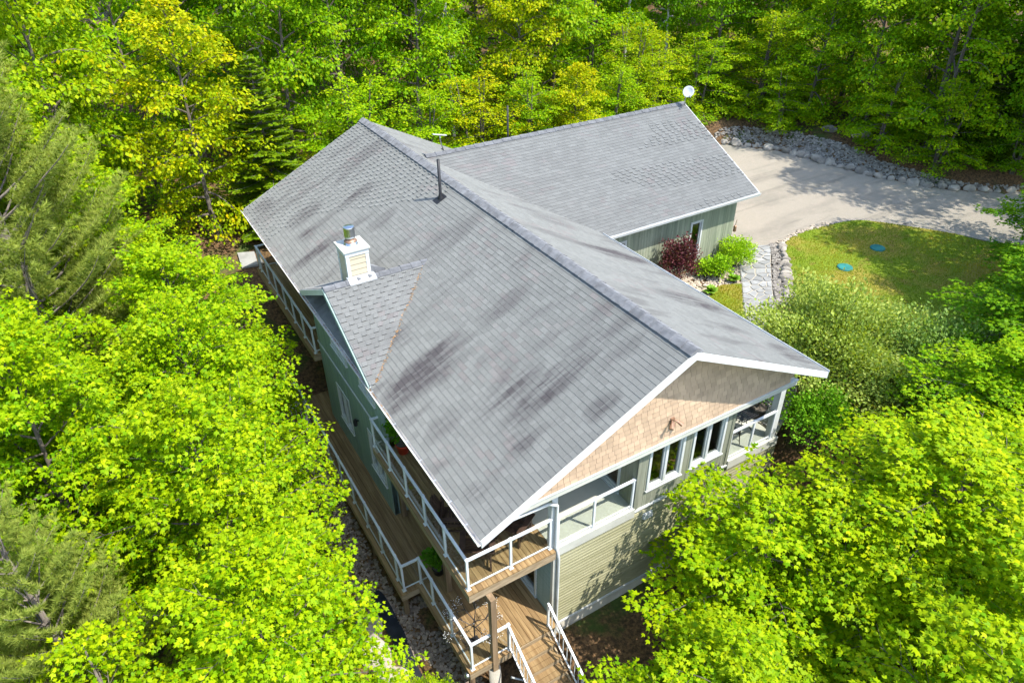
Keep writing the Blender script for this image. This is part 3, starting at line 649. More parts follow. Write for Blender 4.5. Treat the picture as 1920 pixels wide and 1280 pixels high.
# ---- walls with openings; frame: origin, u axis, outward normal
def wall(name, o, u, n, L, z0, z1, openings=(), board='v', bw=.14, mat='side_v', th=.14, top=None, parent=house, gap=.006, proud=.02, backmat=None):
    """openings (u0,u1,za,zb). top(u)->z clips the wall top"""
    o, u, n = Vector(o), Vector(u).normalized(), Vector(n).normalized(); top = top or (lambda s: z1); W = MB()
    def P(s, z, d): return o+u*s+n*d+Vector((0, 0, z))
    def hx(b, s0, s1, za, zb, d0, d1, zb2=None):
        zb2 = zb if zb2 is None else zb2
        pts = [P(s0, za, d0), P(s1, za, d0), P(s1, za, d1), P(s0, za, d1), P(s0, zb, d0), P(s1, zb2, d0), P(s1, zb2, d1), P(s0, zb, d1)]
        if u.cross(n).z < 0: pts = [pts[1], pts[0], pts[3], pts[2], pts[5], pts[4], pts[7], pts[6]]
        b.hexa(pts)
    br = sorted(set([0, L]+[v for op in openings for v in op[:2]]))
    segs = []
    for s0, s1 in zip(br[:-1], br[1:]):
        ops = sorted([op for op in openings if op[0] < s1-1e-6 and op[1] > s0+1e-6], key=lambda q_: q_[2]); z = z0; iv = []
        for op in ops:
            if op[2] > z: iv.append((z, op[2]))
            z = op[3]
        iv.append((z, None)); segs.append((s0, s1, iv))
        for za, zb in iv:
            zb0 = top(s0) if zb is None else zb; zb1 = top(s1) if zb is None else zb
            if max(zb0, zb1) > za+.01: hx(W, s0, s1, za, max(zb0, za+.005), -th, -.002, max(zb1, za+.005))
    wo = W.build(name, backmat or mat, parent)
    if board == 'v':
        for s0, s1, iv in segs:
            k = max(1, round((s1-s0)/bw)); ww = (s1-s0)/k
            for j in range(k):
                a, b_ = s0+j*ww+gap/2, s0+(j+1)*ww-gap/2
                for za, zb in iv:
                    t0 = top(a) if zb is None else zb; t1 = top(b_) if zb is None else zb
                    if min(t0, t1) < za+.03: continue
                    q_ = MB(); hx(q_, a, b_, za+.002, t0-.002, 0, proud+random.uniform(-.003, .004), t1-.002); q_.build('siding_board', mat, wo)
    elif board == 'h':
        z = z0
        while z < z1-.02:
            zt = min(z+bw, z1)
            cur = [(0.0, L)]
            for op in openings:
                if op[2] < zt-.01 and op[3] > z+.01:
                    nw = []
                    for a, b_ in cur:
                        if op[0] > a: nw.append((a, min(b_, op[0])))
                        if op[1] < b_: nw.append((max(a, op[1]), b_))
                    cur = nw
            for a, b_ in cur:
                if b_-a < .03: continue
                zk = z+(zt-z)*.60; pf = [(-.002, z), (.024, z), (.025, zk), (.004, zt), (-.002, zt)]
                q_ = MB(); p0 = [P(a, zz_, d_) for d_, zz_ in pf]; p1 = [P(b_, zz_, d_) for d_, zz_ in pf]
                if u.cross(n).z < 0: p0, p1 = p1, p0
                q_.poly(p0[::-1]); q_.poly(p1)
                for e in range(5): q_.poly([p0[e], p0[(e+1) % 5], p1[(e+1) % 5], p1[e]])
                q_.build('clapboard', mat, wo)
            z += bw
    return wo
def window(o, u, n, s0, s1, z0, z1, mull=(.5,), fw_=.075, kind='window', depth=.05, frame='white', label=None, sash=.04):
    o, u, n = Vector(o), Vector(u).normalized(), Vector(n).normalized()
    def P(s, z, d): return o+u*s+n*d+Vector((0, 0, z))
    def hx(b, a, b_, za, zb, d0, d1):
        p = [P(a, za, d0), P(b_, za, d0), P(b_, za, d1), P(a, za, d1), P(a, zb, d0), P(b_, zb, d0), P(b_, zb, d1), P(a, zb, d1)]
        if u.cross(n).z < 0: p = [p[1], p[0], p[3], p[2], p[5], p[4], p[7], p[6]]
        b.hexa(p)
    f = MB(); hx(f, s0-fw_, s0, z0-fw_, z1+fw_, -.1, depth); hx(f, s1, s1+fw_, z0-fw_, z1+fw_, -.1, depth); hx(f, s0, s1, z1, z1+fw_, -.1, depth-.003); hx(f, s0, s1, z0-fw_, z0, -.1, depth-.003)
    w_ = f.build(kind, frame, house); W_ = s1-s0; cuts = [0]+list(mull)+[1]
    for k in range(1, len(cuts)-1):
        b = MB(); c = s0+W_*cuts[k]; hx(b, c-.04, c+.04, z0, z1, -.09, depth-.012); b.build('mullion', frame, w_)
    for k in range(len(cuts)-1):
        a = s0+W_*cuts[k]+(.04 if k else 0); e = s0+W_*cuts[k+1]-(.04 if k < len(cuts)-2 else 0)
        b = MB(); hx(b, a, a+sash, z0, z1, -.07, .0); hx(b, e-sash, e, z0, z1, -.07, .0); hx(b, a+sash, e-sash, z0, z0+sash, -.07, -.003); hx(b, a+sash, e-sash, z1-sash, z1, -.07, -.003); b.build('sash', frame, w_)
        b = MB(); hx(b, a+sash-.002, e-sash+.002, z0+sash-.002, z1-sash+.002, -.045, -.035); b.build('pane', 'pane', w_)
    b = MB(); hx(b, s0-fw_-.03, s1+fw_+.03, z0-fw_-.035, z0-fw_-.002, -.0, depth+.03); b.build('sill', frame, w_)
    if label: w_['label'] = label
    return w_
YW = 1.06; XC = -2.77
# front: upper room wall (x -.24..3.1) with two windows, lower clapboard wall, gable
fo = (0, YW, 0); ux = (1, 0, 0); nf = (0, -1, 0)
def fu(x): return x
wins = [(.17, 1.22, .55, 1.90), (1.67, 2.72, .57, 1.90)]
wall('window_wall', (-.24, YW, 0), ux, nf, 3.34, -.1, 2.42, [(a+.24, b+.24, c, d_) for a, b, c, d_ in wins], 'v', .13, 'side_v')
for wv in wins: window(fo, ux, nf, *wv)
bbox('corner_board', 'side_v', house, -.262, -.16, YW-.042, YW-.021, -.1, 2.42); bbox('corner_board', 'side_v', house, 3.02, 3.122, YW-.042, YW-.021, -.1, 2.42)
bbox('water_table', 'white', house, -.262, 3.122, YW-.075, YW-.002, -.15, -.102)
wall('clapboard_wall', (XC, YW, 0), ux, nf, 8.0, -3.16, -.30, [], 'h', .118, 'side_h')
bbox('base_trim', 'white', house, XC-.02, 5.2, YW-.06, YW+.02, -3.215, -3.165)
bbox('foundation', 'foundation', house, XC+.01, 5.2, YW-.018, YW+.3, -5.2, -3.217)
bbox('corner_board', 'offwhite', house, XC-.03, XC+.07, YW-.036, YW+.06, -3.163, -.3)
# gable
GYW = .72
gb0, gbz = -4.55, 2.44
gt = lambda s: HR-.17-SL*abs(s)
gw = MB().ext([(-LA+.45, GYW+.12, gbz), (RB-.4, GYW+.12, gbz), (RB-.4, GYW+.12, gt(RB-.4)), (0, GYW+.12, gt(0)), (-LA+.45, GYW+.12, gt(LA-.45))], (0, -.118, 0)).build('gable_wall', 'shakeback', house)
SK = []; z = gbz; row = 0
while z < gt(0)-.05:
    zt = z+.158; x = -LA+.45+(row % 2)*.09
    while x < RB-.45:
        wd = random.uniform(.16, .21); x1 = x+wd-.007; lim = min(gt(x), gt(x1))-.02
        if lim > z+.03:
            t_ = min(zt+.02, lim); y0 = GYW-.004; j = random.uniform(-.006, .006)
            SK.append(([(x, y0, z+j), (x1, y0, z+j), (x1, y0-.036, z+j), (x, y0-.036, z+j), (x, y0, t_), (x1, y0, t_), (x1, y0-.004, t_), (x, y0-.004, t_)], (Vector((x, y0, z))-CAM).length))
        x += wd
    z = zt; row += 1
SK.sort(key=lambda q_: q_[1]); rest = MB()
vis = [s for s in SK if s[0][0][2] < 4.2]; hid = [s for s in SK if s[0][0][2] >= 4.2]
for k, (P, d_) in enumerate(vis[:300]):
    MB().hexa([P[1], P[0], P[3], P[2], P[5], P[4], P[7], P[6]]).build('shake', 'shake', gw)
for P, d_ in vis[300:]+hid: rest.hexa([P[1], P[0], P[3], P[2], P[5], P[4], P[7], P[6]])
tag(rest.build('shake_field', 'shake', gw), kind='stuff')
bbox('frieze_board', 'offwhite', house, -LA+.42, RB-.1, GYW-.045, GYW+.35, 2.26, 2.425)
bbox('frieze_cap', 'white', house, -LA+.42, RB-.1, GYW-.075, GYW+.0, 2.4265, 2.452)
# porch ceiling and beams
bbox('porch_ceiling', 'soffit', house, -LA+.5, RB-.2, GYW+.36, 7.0, 2.46, 2.5)
# inner porch walls
wall('porch_wall', (-.24, YW+.0, 0), (0, 1, 0), (-1, 0, 0), 6.1, -.05, 2.46, [(.6, 2.3, .05, 2.1)], 'v', .14, 'side_v', th=.12)
window((-.24, YW, 0), (0, 1, 0), (-1, 0, 0), .68, 2.22, .12, 2.02, kind='patio_door', label='white framed patio door opening on the covered porch')
wall('porch_wall', (-LA+.4, 7.0, 0), ux, nf, LA-.64, -.05, 2.46, [(1.2, 3.2, .05, 2.1)], 'v', .14, 'side_v', th=.12)
window((-LA+.4, 7.0, 0), ux, nf, 1.28, 3.12, .12, 2.02, kind='patio_door')
wall('porch_wall', (3.1, YW, 0), (0, 1, 0), (1, 0, 0), 6.0, -.05, 2.46, [(1.2, 2.2, .05, 2.1)], 'v', .14, 'side_v', th=.12)
window((3.1, YW, 0), (0, 1, 0), (1, 0, 0), 1.28, 2.12, .12, 2.02, mull=(), kind='door')
wall('wall', (4.3, 7.05, 0), (0, 1, 0), (1, 0, 0), 12.0, -.3, 2.9, [], 'v', .3, 'side_g', th=.12)
wall('porch_wall', (3.1, 7.05, 0), ux, nf, 1.2, -.1, 2.5, [], 'v', .14, 'side_v', th=.1)
# room shell behind the front windows
rm = MB(); rm.box(-.1, 2.96, 4.6, 4.7, -.05, 2.45); rm.box(-.1, 2.96, 1.22, 4.6, 2.40, 2.45)
rm.build('room_lining', 'room', house); bbox('room_floor', 'roomfloor', house, -.1, 2.96, 1.22, 4.6, -.04, .0)
bbox('interior_table', 'roomfloor', house, .3, 1.1, 1.7, 2.6, .7, .74)
# left bay
BX, BY0, BY1 = -4.95, 6.97, 12.45
ol = (BX, 0, 0); uy = (0, 1, 0); nl = (-1, 0, 0)
bwins = [(9.85, 10.9, -1.75, -.42), (7.0, 8.05, -1.75, -.35), (9.3, 10.6, 1.45, 2.15), (7.05, 8.1, 1.42, 2.15)]
wall('bay_wall', (BX, BY0-.35, 0), uy, nl, BY1-BY0+.35, -2.8, 2.95, [(a-BY0+.35, b-BY0+.35, c, d_) for a, b, c, d_ in bwins], 'v', .16, 'side_b', gap=.004, proud=.012)
for wv in bwins: window(ol, uy, nl, *wv, depth=.04)
bbox('belly_band', 'white', house, BX-.045, BX-.013, BY0-.35, BY1, .47, .53)
bbox('bay_wall', 'side_b', house, BX-.0, -2.0, BY1-.1, BY1+.02, -2.8, 2.9); bbox('bay_wall', 'side_b', house, BX+.001, -2.7, BY0-.35, BY0-.25, -2.8, -.32)
wall('porch_wall', (-2.7, BY1+.02, 0), uy, nl, LEN-BY1-.6, -2.8, 2.9, [(1.0, 2.8, .05, 2.1)], 'v', .16, 'side_b', th=.12)
window((-2.7, BY1+.02, 0), uy, nl, 1.08, 2.72, .12, 2.02, kind='patio_door')
wall('wall', (-2.7, LEN-.6, 0), ux, (0, 1, 0), 7.0, -2, 2.5, [], 'v', .3, 'side_g', th=.12)
MB().ext([(-LA+.4, LEN-.6, 2.4), (RB-.5, LEN-.6, 2.4), (RB-.5, LEN-.6, gt(RB-.5)), (0, LEN-.6, gt(0)), (-LA+.4, LEN-.6, gt(LA-.4))], (0, .12, 0)).build('gable_wall', 'shake', house)
# dormer gable face
MB().ext([(-4.55, DY-2.2, HR-SL*4.55), (-4.55, DY+2.2, HR-SL*4.55), (-4.55, DY, DZ-.12)], (.1, 0, 0)).build('dormer_gable', 'side_b', house)
# lantern on the bay wall
b = MB().lathe([(.0, .15), (.05, .13), (.075, .02), (.06, -.12), (.0, -.16)], (BX-.12, 9.02, -.68), 8); b.box(BX-.12, BX-.01, 9.0, 9.04, -.66, -.62); b.build('wall_lantern', 'dark', house)
# lower left rooms: wall under the porch with sliding door
wall('clapboard_wall', (XC, YW+.05, 0), uy, nl, 5.6, -3.1, -.32, [(.68, 2.7, -2.75, -.72)], 'h', .118, 'side_b', th=.12)
window((XC, YW+.05, 0), uy, nl, .76, 2.62, -2.7, -.8, kind='sliding_door', label='dark sliding glass door under the upper deck')
bbox('room_lining', 'room', house, -1.6, -1.5, 1.3, 6, -3.1, -.4)
# garage wing walls
GW = GYE+.62
gwin = [(10.05, 10.55, .62, 2.0), (6.0, 6.6, .9, 2.1)]
wall('wing_wall', (4.6, GW, 0), ux, nf, 7.85, -.12, 2.86, [(a-4.6, b-4.6, c, d_) for a, b, c, d_ in gwin], 'v', .14, 'side_g', th=.14)
for wv in gwin: window((0, GW, 0), ux, nf, *wv, mull=(), fw_=.08)
wall('wing_wall', (12.45, GW, 0), uy, (1, 0, 0), 2*(GYR-GW), -.12, 2.86, [(1.0, 3.6, -.05, 2.1), (4.6, 7.2, -.05, 2.1)], 'v', .2, 'side_g', th=.12, top=lambda s: 2.86+gs*(min(s, 2*(GYR-GW)-s))+.1)
for s0 in (1.0, 4.6): MB().box(12.33, 12.37, GW+s0, GW+s0+2.6, -.05, 2.1).build('garage_door', 'white', house)
wall('wing_wall', (4.6, 2*GYR-GW, 0), ux, (0, 1, 0), 7.85, -.12, 2.86, [], 'v', .3, 'side_g', th=.12)
MB().ext([(4.6, GYE+.02, GZE-.16), (GX-.02, GYE+.02, GZE-.16), (GX-.02, GW, GZE-.16), (4.6, GW, GZE-.16)], (0, 0, .01)).build('soffit', 'soffit', house)
b = MB().lathe([(.0, .2), (.06, .16), (.07, -.08), (.0, -.12)], (12.56, GW-.05, 1.15), 8); b.tube([(12.5, GW, 1.25), (12.56, GW-.05, 1.36), (12.58, GW-.07, 1.6)], .012, 5); b.build('wall_lantern', 'copper', house)
# downspout and white posts
def post(x, y, z0, z1, s=.17, mat='white', name='porch_post'):
    p = MB().box(x-s/2, x+s/2, y-s/2, y+s/2, z0, z1).build(name, mat, house); return p
post(XC, YW+.1, 0, 2.26); post(5.0, YW+.1, -.1, 2.26, .2); post(5.0, 4.6, -.1, 2.46, .2)
MB().tube([(-LA-.06, .25, zL-.1), (-LA-.0, .28, zL-.32), (-4.6, .62, 2.32), (-3.0, YW-.04, 1.72), (XC+.02, YW-.05, 1.55), (XC+.02, YW-.05, .25), (XC+.02, YW-.06, .1), (XC+.06, YW-.08, -.12), (XC+.1, YW-.085, -.4), (XC+.1, YW-.085, -3.3), (XC+.16, YW-.2, -3.45)], .042, 8).build('downspout', 'white', house, True)
# flood light on the gable
b = MB()
b.lathe([(.0, .05), (.06, .05), (.06, .0), (.0, .0)], (.31, GYW-.04, 3.08), 10)
for dx in (-.13, .13): b.tube([(.31, GYW-.05, 3.08), (.31+dx*.6, GYW-.12, 3.05), (.31+dx*1.3, GYW-.22, 2.97)], [.02, .03, .06], 8)
b.tube([(.31, GYW-.05, 3.05), (.31, GYW-.12, 2.92)], [.03, .05], 8); b.build('flood_light', 'copper', house)
bbox('wall_vent', 'white', house, .12, .42, YW-.09, YW-.02, -.62, -.42)

# ---- decks
def railing(parent, pts, z, h=1.05, glass=True, mat='railw', top_only=False, name='railing', posts=None):
    """pts: corner polyline in plan; posts: list of plan points"""
    r_ = MB()
    for a, b in zip(pts[:-1], pts[1:]):
        r_.bar((a[0], a[1], z+h-.025), (b[0], b[1], z+h-.025), .065, .05)
    ro = r_.build(name, mat, parent)
    for a, b in zip(pts[:-1], pts[1:]): MB().bar((a[0], a[1], z+.09), (b[0], b[1], z+.09), .03, .03).build('bottom_rail', mat, ro)
    pm = MB().box(-.028, .028, -.028, .028, 0, h-.03).box(-.055, .055, -.055, .055, 0, .02).box(-.04, .04, -.04, .04, h-.03, h+.012).mesh('railing_post', mat)
    for p in posts: inst(pm, 'railing_post', ro, (p[0], p[1], z))
    if glass:
        for p, q_ in zip(posts[:-1], posts[1:]):
            a, b = Vector((p[0], p[1], 0)), Vector((q_[0], q_[1], 0))
            if (b-a).length < .12 or (b-a).length > 1.6: continue
            d = (b-a).normalized()*.045
            MB().bar((a+d).xyz+Vector((0, 0, z+.10+(h-.16)/2)), (b-d).xyz+Vector((0, 0, z+.10+(h-.16)/2)), .008, h-.16).build('glass_panel', 'glass', ro)
    return ro
DX = -5.17
def boards(parent, x0, x1, y0, y1, z, w=.14, axis='y', mat='wood', skip=None):
    if axis == 'y':
        n = round((x1-x0)/w); w = (x1-x0)/n
        for k in range(n):
            a = x0+k*w; yy0 = skip(a) if skip else y0
            # butt joints
            s = yy0; L = y1
            while s < L-.05:
                e = min(L, s+random.choice((3.6, 4.2, 4.9, 3.0)));  e = L if L-e < 1 else e
                bbox('deck_board', mat, parent, a+.004, a+w-.004, s+.002, e-.002, z-.038+random.uniform(-.002, .002), z+random.uniform(-.002, .002)); s = e
    else:
        n = round((y1-y0)/w); w = (y1-y0)/n
        for k in range(n):
            a = y0+k*w; bbox('deck_board', mat, parent, x0, x1, a+.004, a+w-.004, z-.038+random.uniform(-.002, .002), z+random.uniform(-.002, .002))
# upper near deck: wood part and grey part
ud = MB()
ud.box(-5.24, -5.20, .94, 6.95, -.30, -.045); ud.box(-5.20, XC-.02, .94, .98, -.30, -.045); ud.box(-5.2, XC-.05, 2.6, 2.64, -.26, -.045); ud.box(-5.2, XC-.05, 4.8, 4.84, -.26, -.045)
ud = ud.build('balcony_deck', 'woodx', house)
boards(ud, -5.26, XC-.03, .93, 6.6, 0)
bbox('porch_slab', 'concrete', house, XC-.02, -.26, YW-.05, 6.98, -.29, .0)
bbox('porch_slab', 'concrete', house, 3.12, 5.15, YW-.05, 7.0, -.29, -.003)
bbox('slab_edge', 'offwhite', house, XC+.03, -.25, YW-.085, YW-.052, -.28, .02); bbox('slab_edge', 'offwhite', house, 3.13, 5.15, YW-.085, YW-.052, -.28, .02)
posts_l = [(DX, 6.9), (DX, 5.76), (DX, 4.6), (DX, 3.43), (DX, 2.27), (DX, 1.1)]
railing(house, [(BX+.02, 6.9), (DX, 6.9), (DX, 1.1), (XC-.09, 1.1)], 0, posts=posts_l+[(-4.0, 1.1), (XC-.1, 1.1)])
railing(house, [(XC+.09, YW+.02), (-.27, YW+.02)], 0, posts=[(XC+.12, YW+.02), (-1.55, YW+.02), (-.30, YW+.02)])
railing(house, [(3.13, YW+.02), (4.92, YW+.02)], 0, posts=[(3.16, YW+.02), (4.05, YW+.02), (4.9, YW+.02)])
# upper far deck
fd = MB(); fd.box(-5.22, -5.18, 12.42, 19.9, -.30, -.045); fd.box(-5.18, -2.7, 12.42, 12.46, -.3, -.045); fd = fd.build('balcony_deck', 'woodx', house); fd['label'] = 'far upper deck beyond the bay'
boards(fd, -5.24, -2.7, 12.4, 19.9, 0)
railing(house, [(BX-.0, 12.47), (-5.12, 12.47), (-5.12, 19.8), (-3.6, 19.8)], 0, posts=[(-5.12, 12.47)]+[(-5.12, 12.47+k*1.17) for k in range(1, 7)]+[(-5.12, 19.8), (-4.4, 19.8), (-3.6, 19.8)])
# a beam and post under the deck front
bbox('deck_beam', 'postwood', house, -4.8, -4.64, .84, 6.5, -.50, -.302)
bbox('support_post', 'postwood', house, -4.79, -4.64, .72, .87, -3.25, -.31); bbox('support_post', 'postwood', house, -4.79, -4.64, 6.4, 6.55, -2.8, -.5)
bbox('support_post', 'postwood', house, -4.85, -4.7, 3.2, 3.35, -2.8, -.5)
MB().lathe([(.0, .0), (.16, .0), (.16, -1.3)], (-4.715, .795, -3.24), 16).build('pier', 'foundation', house, True)

ld = thing('deck', 'brown plank lower deck with white glass railing along the left side of the house', 'deck', (-4.6, 6, -4.0))
ZD = -2.8
fr = MB()
fr.box(-5.44, -5.40, .76, 3.82, ZD-.30, ZD-.045); fr.box(-5.40, -3.0, .76, .80, ZD-.30, ZD-.045); fr.box(-5.98, -5.94, 3.82, 13.9, ZD-.30, ZD-.045); fr.box(-5.94, -5.40, 3.82, 3.86, ZD-.3, ZD-.045)
fr = fr.build('frame', 'woodx', ld)
boards(ld, -5.46, -2.80, .74, 13.9, ZD, .14, 'y')
boards(ld, -6.0, -5.46, 3.80, 13.9, ZD, .14, 'y')
for (x_, y_) in ((-5.8, 4.1), (-5.8, 6.5), (-5.8, 9.0), (-5.8, 11.5), (-5.3, 1.0)):
    MB().lathe([(.0, 0), (.09, 0), (.09, -2.2)], (x_, y_, ZD-.05), 10).build('post', 'postwood', ld)
railing(ld, [(-5.85, 13.6), (-5.85, 3.92), (-5.33, 3.92), (-5.33, .84), (-4.25, .84)], ZD, posts=[(-5.85, 13.6)]+[(-5.85, y_) for y_ in (12.45, 11.3, 10.15, 8.98, 7.81, 6.65, 5.5, 4.35, 3.92)]+[(-5.33, y_) for y_ in (3.92, 3.1, 1.96, .84)]+[(-4.25, .84)])
def stair_rail(parent, a, b, h=.95, n=9, name='stair_railing'):
    a, b = Vector(a), Vector(b); r_ = MB(); hz = Vector((0, 0, h)); lz = Vector((0, 0, .12))
    r_.bar(a+hz, b+hz, .06, .05); r_.bar(a+lz, b+lz, .035, .035); o = r_.build(name, 'railw', parent)
    for p in (a, b): MB().box(p.x-.028, p.x+.028, p.y-.028, p.y+.028, p.z-.1, p.z+h+.02).build('railing_post', 'railw', o)
    for k in range(1, n):
        p = a.lerp(b, k/n); MB().box(p.x-.009, p.x+.009, p.y-.009, p.y+.009, p.z+.12, p.z+h).build('baluster', 'railw', o)
    return o
st = bpy.data.objects.new('stairs', None); COL.objects.link(st); st.empty_display_size = .2; attach(st, ld, True)
for x_ in (-4.16, -3.1): MB().hexa([(x_-.02, -.95, -4.1), (x_+.02, -.95, -4.1), (x_+.02, .76, -3.05), (x_-.02, .76, -3.05), (x_-.02, -.95, -3.9), (x_+.02, -.95, -3.9), (x_+.02, .76, -2.86), (x_-.02, .76, -2.86)]).build('stringer', 'woodx', st, world=False)
for k in range(5):
    zz = ZD-.19*(k+1); y1 = .74-.30*k
    bbox('tread', 'wood', st, -4.2, -3.05, y1-.155, y1-.005, zz-.04, zz); bbox('tread', 'wood', st, -4.2, -3.05, y1-.31, y1-.165, zz-.04, zz-.002)
    bbox('riser', 'woodx', st, -4.13, -3.12, y1-.012, y1+.01, zz+.002, zz+.14)
stair_rail(ld, (-4.25, .80, ZD), (-4.25, -.75, ZD-1.0)); stair_rail(ld, (-3.02, .86, ZD), (-3.02, -.75, ZD-1.0))
stair_rail(ld, (-5.88, 13.75, ZD), (-7.2, 13.75, ZD-.65)); stair_rail(ld, (-5.88, 12.6, ZD), (-7.2, 12.6, ZD-.65), n=8)
for k in range(4): bbox('tread', 'wood', ld, -6.0-.32*(k+1), -6.02-.32*k, 12.62, 13.7, ZD-.17*(k+1)-.04, ZD-.17*(k+1))
bm_ = bmesh.new(); bmesh.ops.create_uvsphere(bm_, u_segments=16, v_segments=10, radius=.085); me = bpy.data.meshes.new('globe_lamp'); bm_.to_mesh(me); bm_.free(); me.materials.append(M['steel'])
inst(me, 'globe_lamp', ld, (-5.5, .82, ZD-.12))
# ------------------------------------------------------------------ things on the decks and roof
def muskoka(name, label, loc, rz, group='dark wooden deck chairs'):
    t = thing(name, label, 'chair', loc, rz, group); mt = 'chairwood'
    for k in range(6): MB().box(-.29, .29, -.30+k*.092, -.30+k*.092+.078, .40-.012*k, .42-.012*k).build('seat_slat', mt, t, world=False)
    for k in range(6):
        a = (k-2.5)/2.5; hh = .62-.14*a*a
        MB().hexa([(a*.24-.045, .24, .34), (a*.24+.045, .24, .34), (a*.24+.045, .26, .34), (a*.24-.045, .26, .34), (a*.29-.05, .24+.32*hh/.62, .34+hh), (a*.29+.05, .24+.32*hh/.62, .34+hh), (a*.29+.05, .262+.32*hh/.62, .34+hh), (a*.29-.05, .262+.32*hh/.62, .34+hh)]).build('back_slat', mt, t, world=False)
    for s in (-1, 1):
        MB().box(s*.36-.07, s*.36+.07, -.40, .36, .60, .625).build('armrest', mt, t, world=False)
        MB().box(s*.32-.02, s*.32+.02, -.36, -.27, 0, .60).build('leg', mt, t, world=False)
        MB().hexa([(s*.32-.02, .30, 0), (s*.32+.02, .30, 0), (s*.32+.02, .39, 0), (s*.32-.02, .39, 0), (s*.32-.02, .26, .60), (s*.32+.02, .26, .60), (s*.32+.02, .34, .60), (s*.32-.02, .34, .60)]).build('leg', mt, t, world=False)
        MB().bar((s*.30, -.34, .36), (s*.30, .32, .30), .03, .10).build('side_rail', mt, t, world=False)
        MB().bar((s*.32, -.31, .16), (s*.32, .34, .16), .025, .05).build('stretcher', mt, t, world=False)
    MB().box(-.32, .32, .30, .33, .52, .58).build('back_rail', mt, t, world=False)
    return t
muskoka('deck_chair', 'dark brown wooden deck chair nearest the corner of the upper deck', (-4.55, 1.75, 0), R(150))
muskoka('deck_chair', 'dark brown wooden deck chair behind the left railing under the eave', (-4.55, 3.0, 0), R(60))
muskoka('deck_chair', 'dark brown wooden deck chair beside the grey porch floor', (-3.4, 1.95, 0), R(-60))
tb = thing('side_table', 'small dark wooden table between the deck chairs on the upper deck', 'table', (-4.0, 2.5, 0))
for k in range(5): MB().box(-.3+k*.12, -.3+k*.12+.11, -.3, .3, .44, .465).build('top_slat', 'chairwood', tb, world=False)
for sx in (-1, 1):
    for sy in (-1, 1): MB().box(sx*.25-.025, sx*.25+.025, sy*.25-.025, sy*.25+.025, 0, .44).build('leg', 'chairwood', tb, world=False)

# satellite dish, flat antenna
t = thing('satellite_dish', 'round white satellite dish on the far peak of the garage wing roof', 'satellite dish', (12.72, 14.25, GZR-.05))
b = MB(); n_ = 24; prof = [(0, 0), (.08, .008), (.16, .03), (.235, .065), (.24, .06), (.16, .02), (0, -.012)]
b.lathe(prof, (0, 0, 0), n_); d = b.build('dish', 'grey_plastic', t, True, world=False); d.location = (.03, -.12, .60); d.rotation_euler = (R(62), 0, R(-52))
MB().tube([(0, 0, 0), (0, 0, .35), (.02, -.05, .55)], .022, 8).build('mast', 'steel', t, world=False)
MB().tube([(.03, -.12, .42), (-.1, -.36, .48)], .012, 6).build('feed_arm', 'grey_plastic', t, world=False)
MB().lathe([(.0, .05), (.035, .05), (.035, -.03), (.0, -.03)], (-.1, -.37, .49), 8).build('receiver', 'grey_plastic', t, world=False)
t = thing('flat_antenna', 'flat white rectangular antenna on a bent mast beside the main ridge', 'antenna', (1.2, 14.62, 5.4))
d = MB().box(-.25, .25, -.15, .15, -.015, .015).build('panel', 'grey_plastic', t, world=False, bevel=.008); d.location = (-.02, -.05, .62); d.rotation_euler = (R(-14), R(8), R(-20))
MB().tube([(.12, 0, 0), (.06, -.01, .2), (0, -.03, .45), (0, -.04, .61)], .022, 8).build('mast', 'steel', t, True, world=False)
MB().tube([(.12, 0, .05), (-.02, -.1, .12), (.05, -.2, .06)], .012, 5).build('cable', 'dark', t, True, world=False)
# septic lids and a small ornament
for (x_, y_, lb) in ((18.45, 7.25, 'round green plastic tank lid in the shaded lawn, farther from house'), (15.75, 6.85, 'round green plastic tank lid nearer the flagstone path')):
    o = MB().lathe([(.0, .07), (.16, .072), (.26, .066), (.30, .05), (.32, .0), (.32, -.08)], (0, 0, 0), 28).build('tank_lid', 'lid'); o.location = (x_, y_, -.06)
    tag(o, lb, 'lid', 'green tank lids on the lawn')
# bistro set on right porch
t = thing('bistro_table', 'black perforated metal table on the right porch', 'table', (4.35, 1.75, 0))
b = MB(); N = 9
for i in range(N+1):
    p = -.31+.62*i/N; b.bar((p, -.31, .74), (p, .31, .74), .028, .012); b.bar((-.31, p, .741), (.31, p, .741), .028, .012)
b.build('table_top', 'dark', t, world=False)
for sx in (-1, 1):
    for sy in (-1, 1): MB().tube([(sx*.12, sy*.12, .73), (sx*.1, sy*.1, .4), (sx*.3, sy*.3, .0)], .013, 6).build('leg', 'dark', t, world=False)
def bistro(label, loc, rz):
    t = thing('metal_chair', label, 'chair', loc, rz, 'black metal porch chairs'); b = MB()
    for i in range(8): p = -.2+.4*i/7; b.bar((p, -.2, .45), (p, .2, .45), .03, .012); b.bar((-.2, p, .451), (.2, p, .451), .03, .012)
    b.build('seat', 'dark', t, world=False); b = MB()
    for i in range(6): p = -.2+.4*i/5; b.bar((p, .2, .5), (p, .28, .92), .025, .012)
    b.bar((-.22, .28, .92), (.22, .28, .92), .03, .03); b.bar((-.22, .24, .68), (.22, .24, .68), .02, .02); b.build('backrest', 'dark', t, world=False)
    for sx in (-1, 1):
        for sy in (-1, 1): MB().tube([(sx*.18, sy*.18, .45), (sx*.22, sy*.24, 0)], .013, 6).build('leg', 'dark', t, world=False)
bistro('black metal chair at the porch wall side of the bistro table', (3.75, 1.6, 0), R(80)); bistro('black metal chair at the open side of the bistro table', (4.7, 2.35, 0), R(-30))

